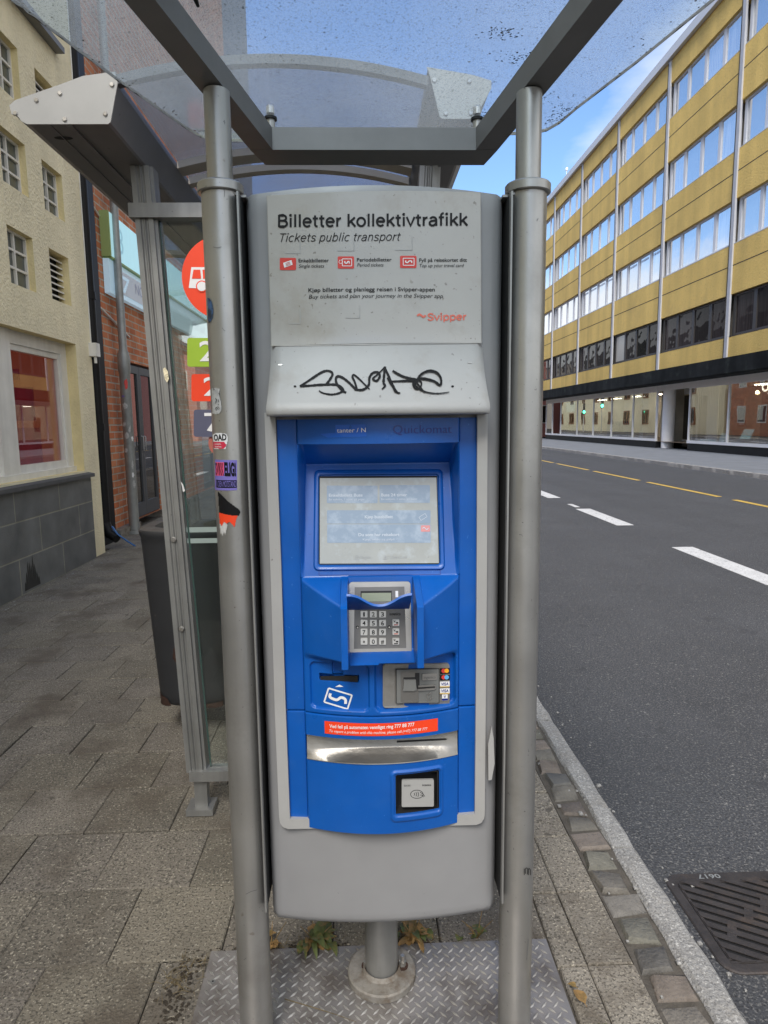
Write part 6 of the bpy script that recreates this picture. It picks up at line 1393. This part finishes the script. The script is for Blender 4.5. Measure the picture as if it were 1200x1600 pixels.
for (x0, y0, y1, m_, t_, tx) in ((292.5, 528, 573, 'green', '20', 312.5), (299, 584.5, 627, 'orange_red', '26', 319), (302.7, 640, 682.5, 'slate_blue', '71', 320.5)):
    mb = MB(); decal(mb, rrect(x0, y0, x0 + 96, y1, 4, 4), GS, 0, 0, -.010); pp = part(mb, 'route_plate', m_, sg)
    mb = MB(); lettering(mb, t_, GS, (tx, y1 - 9), (tx + 52, y1 - 9.5), y1 - y0 - 14, .0012, 0, .012); part(mb, 'numeral', 'white', pp)
mb = MB(); decal(mb, ellipse(335, 691, 9, 17, 18), flat(2.45), 0, 0, .004); part(mb, 'small_sticker', M('faded_red_sticker', (.42, .12, .09), .5, dirt=(30, .5, .1, (.6, .5, .42), .8)), sg)

# ------------------------------------------------------------------ litter bin beyond the pane
bn = thing('litter_bin', 'dark grey rounded litter bin with rusty chips behind the shelter glass', 'litter bin', (-.82, 3.45, 0))
mb = MB(); n = 40; BXc, BYc = -.862, 3.42
def bin_ring(z, s, tilt_=.0):
    out = []
    for k in range(n):
        a = 2 * math.pi * k / n; ca, sa = math.cos(a), math.sin(a); e = .62
        out.append((BXc + s * .262 * math.copysign(abs(ca) ** e, ca) + (z - .6) * tilt_, BYc + s * .20 * math.copysign(abs(sa) ** e, sa), z))
    return out
lev = [(.155, .70), (.158, .82), (.166, .90), (.185, .945), (.22, .96), (.6, .975), (1.0, .99), (1.045, .995), (1.052, 1.01), (1.075, 1.02), (1.083, 1.0)]
vs = []; fs = []
for z, s in lev: vs += bin_ring(z, s, -.05)
for j in range(len(lev) - 1):
    for k in range(n): fs.append((j * n + k, j * n + (k + 1) % n, (j + 1) * n + (k + 1) % n, (j + 1) * n + k))
fs.append(tuple(range(n))); mb.add(vs, fs); part(mb, 'body', 'bin', bn, smooth=40)
mb = MB(); vs = bin_ring(1.083, 1.0, -.05) + bin_ring(1.092, .95, -.05) + bin_ring(1.092, .72, -.05) + bin_ring(1.05, .66, -.05)
fs = [(j * n + k, j * n + (k + 1) % n, (j + 1) * n + (k + 1) % n, (j + 1) * n + k) for j in range(3) for k in range(n)] + [tuple(range(3 * n, 4 * n))]
mb.add(vs, fs); part(mb, 'rim', 'bin_top', bn, smooth=40)
def bin_y(x, z):
    s = .965; ca = (x - BXc + (z - .6) * .05) / (s * .262)
    if abs(ca) >= 1: return 99
    sa = (1 - abs(ca) ** (2 / .62)) ** (.31); return BYc - s * .20 * sa
BNS = Surf(bin_y, 3.0, 3.5)
for pts in ([(243.5, 1072), (249, 1078), (254, 1086), (262, 1092), (268, 1103), (256, 1102), (248, 1097), (244.5, 1088)], [(271, 1014), (277, 1003), (283, 1002), (284, 1040), (276, 1036), (270, 1028)], [(322, 1100), (335, 1098), (349, 1094), (349, 1103), (335, 1106), (324, 1106)]):
    mb = MB(); grid_decal(mb, pts, BNS, .003); part(mb, 'rust_patch', 'rust', bn)
mb = MB(); decal(mb, [(231, 841), (235, 841), (235, 845), (231, 845)], BNS, .003); decal(mb, [(237, 841), (243, 841), (243, 845), (237, 845)], BNS, .003); part(mb, 'bin_marking', 'black', bn)
mb = MB(); mb.tube([(BXc + .30, BYc + .12, 0), (BXc + .30, BYc + .12, 1.2)], .03, 14); part(mb, 'mounting_post', 'galv', bn, smooth=40)
mb = MB(); mb.box((BXc + .24, BYc + .09, .55), (BXc + .30, BYc + .15, .62)); part(mb, 'mounting_bracket', 'galv', bn)

# ------------------------------------------------------------------ drain cover in the gutter
gx0, gx1, gy0, gy1 = 1.09, 1.56, 1.755, 2.205
dc = thing('drain_cover', 'rusty cast iron drain cover with slanted slots beside the kerb', 'drain cover', ((gx0 + gx1) / 2, (gy0 + gy1) / 2, RZ))
mb = MB(); zf = RZ + .006; ix0, ix1, iy0, iy1 = gx0 + .035, gx1 - .035, gy0 + .035, gy1 - .042
def rring(x0, x1, y0, y1, r):
    out = []
    for cx, cy, a0 in ((x1 - r, y1 - r, 0), (x0 + r, y1 - r, 90), (x0 + r, y0 + r, 180), (x1 - r, y0 + r, 270)):
        for k in range(7): out.append((cx + r * math.cos(R(a0 + 15 * k)), cy + r * math.sin(R(a0 + 15 * k))))
    return out
ro, ri = rring(gx0, gx1, gy0, gy1, .06), rring(ix0, ix1, iy0, iy1, .03); m_ = len(ro)
mb.add([(x, y, RZ - .03) for x, y in ro] + [(x, y, zf - .003) for x, y in ro] + [(x + (.004 if x < 1.3 else -.004), y + (.004 if y < 1.98 else -.004), zf) for x, y in ro] + [(x, y, zf) for x, y in ri] + [(x, y, RZ - .03) for x, y in ri],
       [(r * m_ + i, r * m_ + (i + 1) % m_, (r + 1) * m_ + (i + 1) % m_, (r + 1) * m_ + i) for r in range(4) for i in range(m_)])
fr_o = part(mb, 'frame', 'iron', dc)
mb = MB(); world_text(mb, '0617', (gx0 + .215, gy1 - .012, zf + .0012), (-1, 0, 0), (0, -1, 0), .085, .022, bold=.02); part(mb, 'lettering', 'galv', fr_o)
mb = MB(); mb.box((ix0 - .003, iy0 - .003, RZ - .05), (ix1 + .003, iy1 + .003, RZ + .0035)) ; part(mb, 'pit', 'black', dc)
mb = MB(); ang = R(-30); ux, uy = math.cos(ang), math.sin(ang); vx, vy = -uy, ux
zl_, zh_ = RZ - .02, RZ + .0075
def clip_bar(c0, half, mbx):
    poly = [(ix0 + .005, iy0 + .005), (ix1 - .005, iy0 + .005), (ix1 - .005, iy1 - .005), (ix0 + .005, iy1 - .005)]
    def cut(poly, nx_, ny_, d):
        out = []
        for i in range(len(poly)):
            a, b = poly[i], poly[(i + 1) % len(poly)]; da, db = a[0] * nx_ + a[1] * ny_ - d, b[0] * nx_ + b[1] * ny_ - d
            if da >= 0: out.append(a)
            if da * db < 0: t = da / (da - db); out.append((a[0] + (b[0] - a[0]) * t, a[1] + (b[1] - a[1]) * t))
        return out
    poly = cut(poly, vx, vy, c0 - half)
    if len(poly) > 2: poly = cut(poly, -vx, -vy, -(c0 + half))
    if len(poly) > 2: mbx.prism([(x, y, zl_ + .03) for x, y in poly], (0, 0, zh_ - zl_ - .03))
cc = ((ix0 + ix1) / 2) * vx + ((iy0 + iy1) / 2) * vy
for k in range(-7, 8): clip_bar(cc + k * .038, .0115, mb)
for (a, b) in ((-.03, 0), (.02, 2), (-.08, -3), (.09, -2), (-.11, 3), (.13, 4), (.05, -6), (-.02, 6)):
    c0x, c0y = (ix0 + ix1) / 2 + ux * a + vx * b * .038, (iy0 + iy1) / 2 + uy * a + vy * b * .038; h = .014; q = .045
    P = [(c0x + ux * sx * h + vx * sy * q, c0y + uy * sx * h + vy * sy * q) for sx, sy in ((-1, -1), (1, -1), (1, 1), (-1, 1))]
    if all(ix0 < x < ix1 and iy0 < y < iy1 for x, y in P): mb.prism([(x, y, RZ + .008) for x, y in P], (0, 0, .0012))
bw_ = .014
for a, b in (((ix0, iy0), (ix1, iy0 + bw_)), ((ix0, iy1 - bw_), (ix1, iy1)), ((ix0, iy0 + bw_), (ix0 + bw_, iy1 - bw_)), ((ix1 - bw_, iy0 + bw_), (ix1, iy1 - bw_))): mb.box((a[0] + .002, a[1] + .002, RZ + .0036), (b[0] - .002, b[1] - .002, RZ + .0072))
part(mb, 'grate', 'iron', dc)

# ------------------------------------------------------------------ weeds and fallen leaves
def leaf(mb, base, yaw, pitch, ln, wd, curl, mi, rnd, fold=.35):
    n = 7; vs = []; fs = []; p = Vector(base); d = pitch; ux = Vector((math.cos(yaw), math.sin(yaw), 0)); sd = Vector((-math.sin(yaw), math.cos(yaw), 0))
    for i in range(n + 1):
        t = i / n; w_ = wd * (math.sin(math.pi * min(1, t * .92 + .08)) ** .8) * (1 - .15 * t) if t > .22 else wd * .10
        up = Vector((0, 0, 1)); wob = rnd.uniform(-.12, .12) * wd
        vs += [p + sd * w_ + up * (fold * w_ + wob), p, p - sd * w_ + up * (fold * w_ - wob)]
        p = p + (ux * math.cos(d) + up * math.sin(d)) * (ln / n); d -= curl / n
        p.z = max(p.z, .014)
    for i in range(n): a = 3 * i; fs += [(a, a + 1, a + 4, a + 3), (a + 1, a + 2, a + 5, a + 4)]
    mb.add(vs, fs, mi)
def weed(name, lab, c, n, seed, green, spread):
    rn = random.Random(seed); t = thing(name, lab, 'weed', (c[0], c[1], .0), 'weeds behind the tread plate')
    mb = MB()
    for k in range(n):
        yaw = rn.uniform(0, 6.28) if k % 3 else rn.uniform(-2.6, -.6); b = (c[0] + rn.gauss(0, .022), c[1] + rn.uniform(-.014, .014), .006)
        leaf(mb, b, yaw, rn.uniform(.35, 1.25), rn.uniform(.035, .10) * spread, rn.uniform(.008, .020), rn.uniform(1.4, 2.6), 0 if rn.random() < green else 1, rn)
    part(mb, 'leaves', ['leaf_g', 'leaf_b'], t, smooth=60)
    mb = MB()
    for k in range(6): 
        a = rn.uniform(0, 6.28); mb.tube([(c[0], c[1], .0), (c[0] + .02 * math.cos(a), c[1] + .02 * math.sin(a), .03), (c[0] + .05 * math.cos(a), c[1] + .05 * math.sin(a), .035 + rn.uniform(0, .04))], [.002, .0015, .0008], 5)
    part(mb, 'stems', 'leaf_b', t)
weed('broadleaf_weed', 'withered green broadleaf weed left of the machine post at the plate edge', (-.165, 1.838), 34, 3, .62, 1.0)
weed('broadleaf_weed', 'browner half dead weed right of the machine post at the plate edge', (.135, 1.842), 20, 8, .35, .9)
mb = MB(); rn = random.Random(6)
weed('small_weed', 'tiny brown weed tuft behind the left canopy pole', (-.305, 1.832), 6, 21, .2, .55)
weed('small_weed', 'tiny dark weed tuft behind the right canopy pole', (.335, 1.836), 6, 22, .5, .5)
for k, (x, y, yaw, m_, lab) in enumerate(((.588, 1.565, 1.9, 'leaf_b', 'withered orange brown leaf on the pavement beside the tread plate'), (.600, 1.515, -1.2, 'leaf_g', 'green fallen leaf lying in front of the brown ones beside the tread plate'), (.583, 1.625, 2.6, 'leaf_b', 'small curled brown leaf farthest along the tread plate edge'))):
    mb = MB(); leaf(mb, (x, y, .016), yaw, .25, .06 if k < 2 else .03, .016 if k < 2 else .01, .6, 0, rn, .5)
    o = mb.build('fallen_leaf', m_, smooth=60); tag(o, lab, 'leaf', 'fallen leaves')
mb = MB(); mr_ = random.Random(12)                     # moss and soil in the joint behind the plate
for k in range(700):
    x = (mr_.uniform(-.62, .55) if k % 2 else mr_.choice([mr_.gauss(-.165, .05), mr_.gauss(.135, .04)])) if k % 3 else mr_.gauss(-.545, .025); y = 1.826 + mr_.gauss(0, .008) if k % 3 else mr_.uniform(1.40, 1.81); s = mr_.uniform(.002, .008)
    n_ = 7; ring = [(x + s * mr_.uniform(.6, 1.2) * math.cos(2 * math.pi * i / n_), y + s * mr_.uniform(.5, 1.0) * math.sin(2 * math.pi * i / n_), -.002) for i in range(n_)]
    mb.add(ring + [(x, y, s * .5)], [(i, (i + 1) % n_, n_) for i in range(n_)])
o = mb.build('soil', 'soil'); o['kind'] = 'stuff'
mb = MB(); gr_ = random.Random(13)
for k in range(170):
    x, y = (gr_.uniform(-.60, -.49), gr_.uniform(1.66, 1.80)) if k < 60 else (gr_.choice([gr_.gauss(-.165, .04), gr_.gauss(.135, .035), gr_.gauss(-.30, .02)]), 1.835 + gr_.gauss(0, .012)); a = gr_.uniform(0, 6.28); l = gr_.uniform(.02, .05)
    mb.tube([(x, y, .003), (x + math.cos(a) * l * .5, y + math.sin(a) * l * .5, .012), (x + math.cos(a) * l, y + math.sin(a) * l, .005)], [.0009, .0007, .0003], 4)
mb.tube([(-.24, 1.63, .014), (-.17, 1.60, .018), (-.10, 1.575, .016), (-.04, 1.55, .014)], [.0016, .0014, .001, .0006], 5)
o = mb.build('dry_grass', 'straw'); o['kind'] = 'stuff'
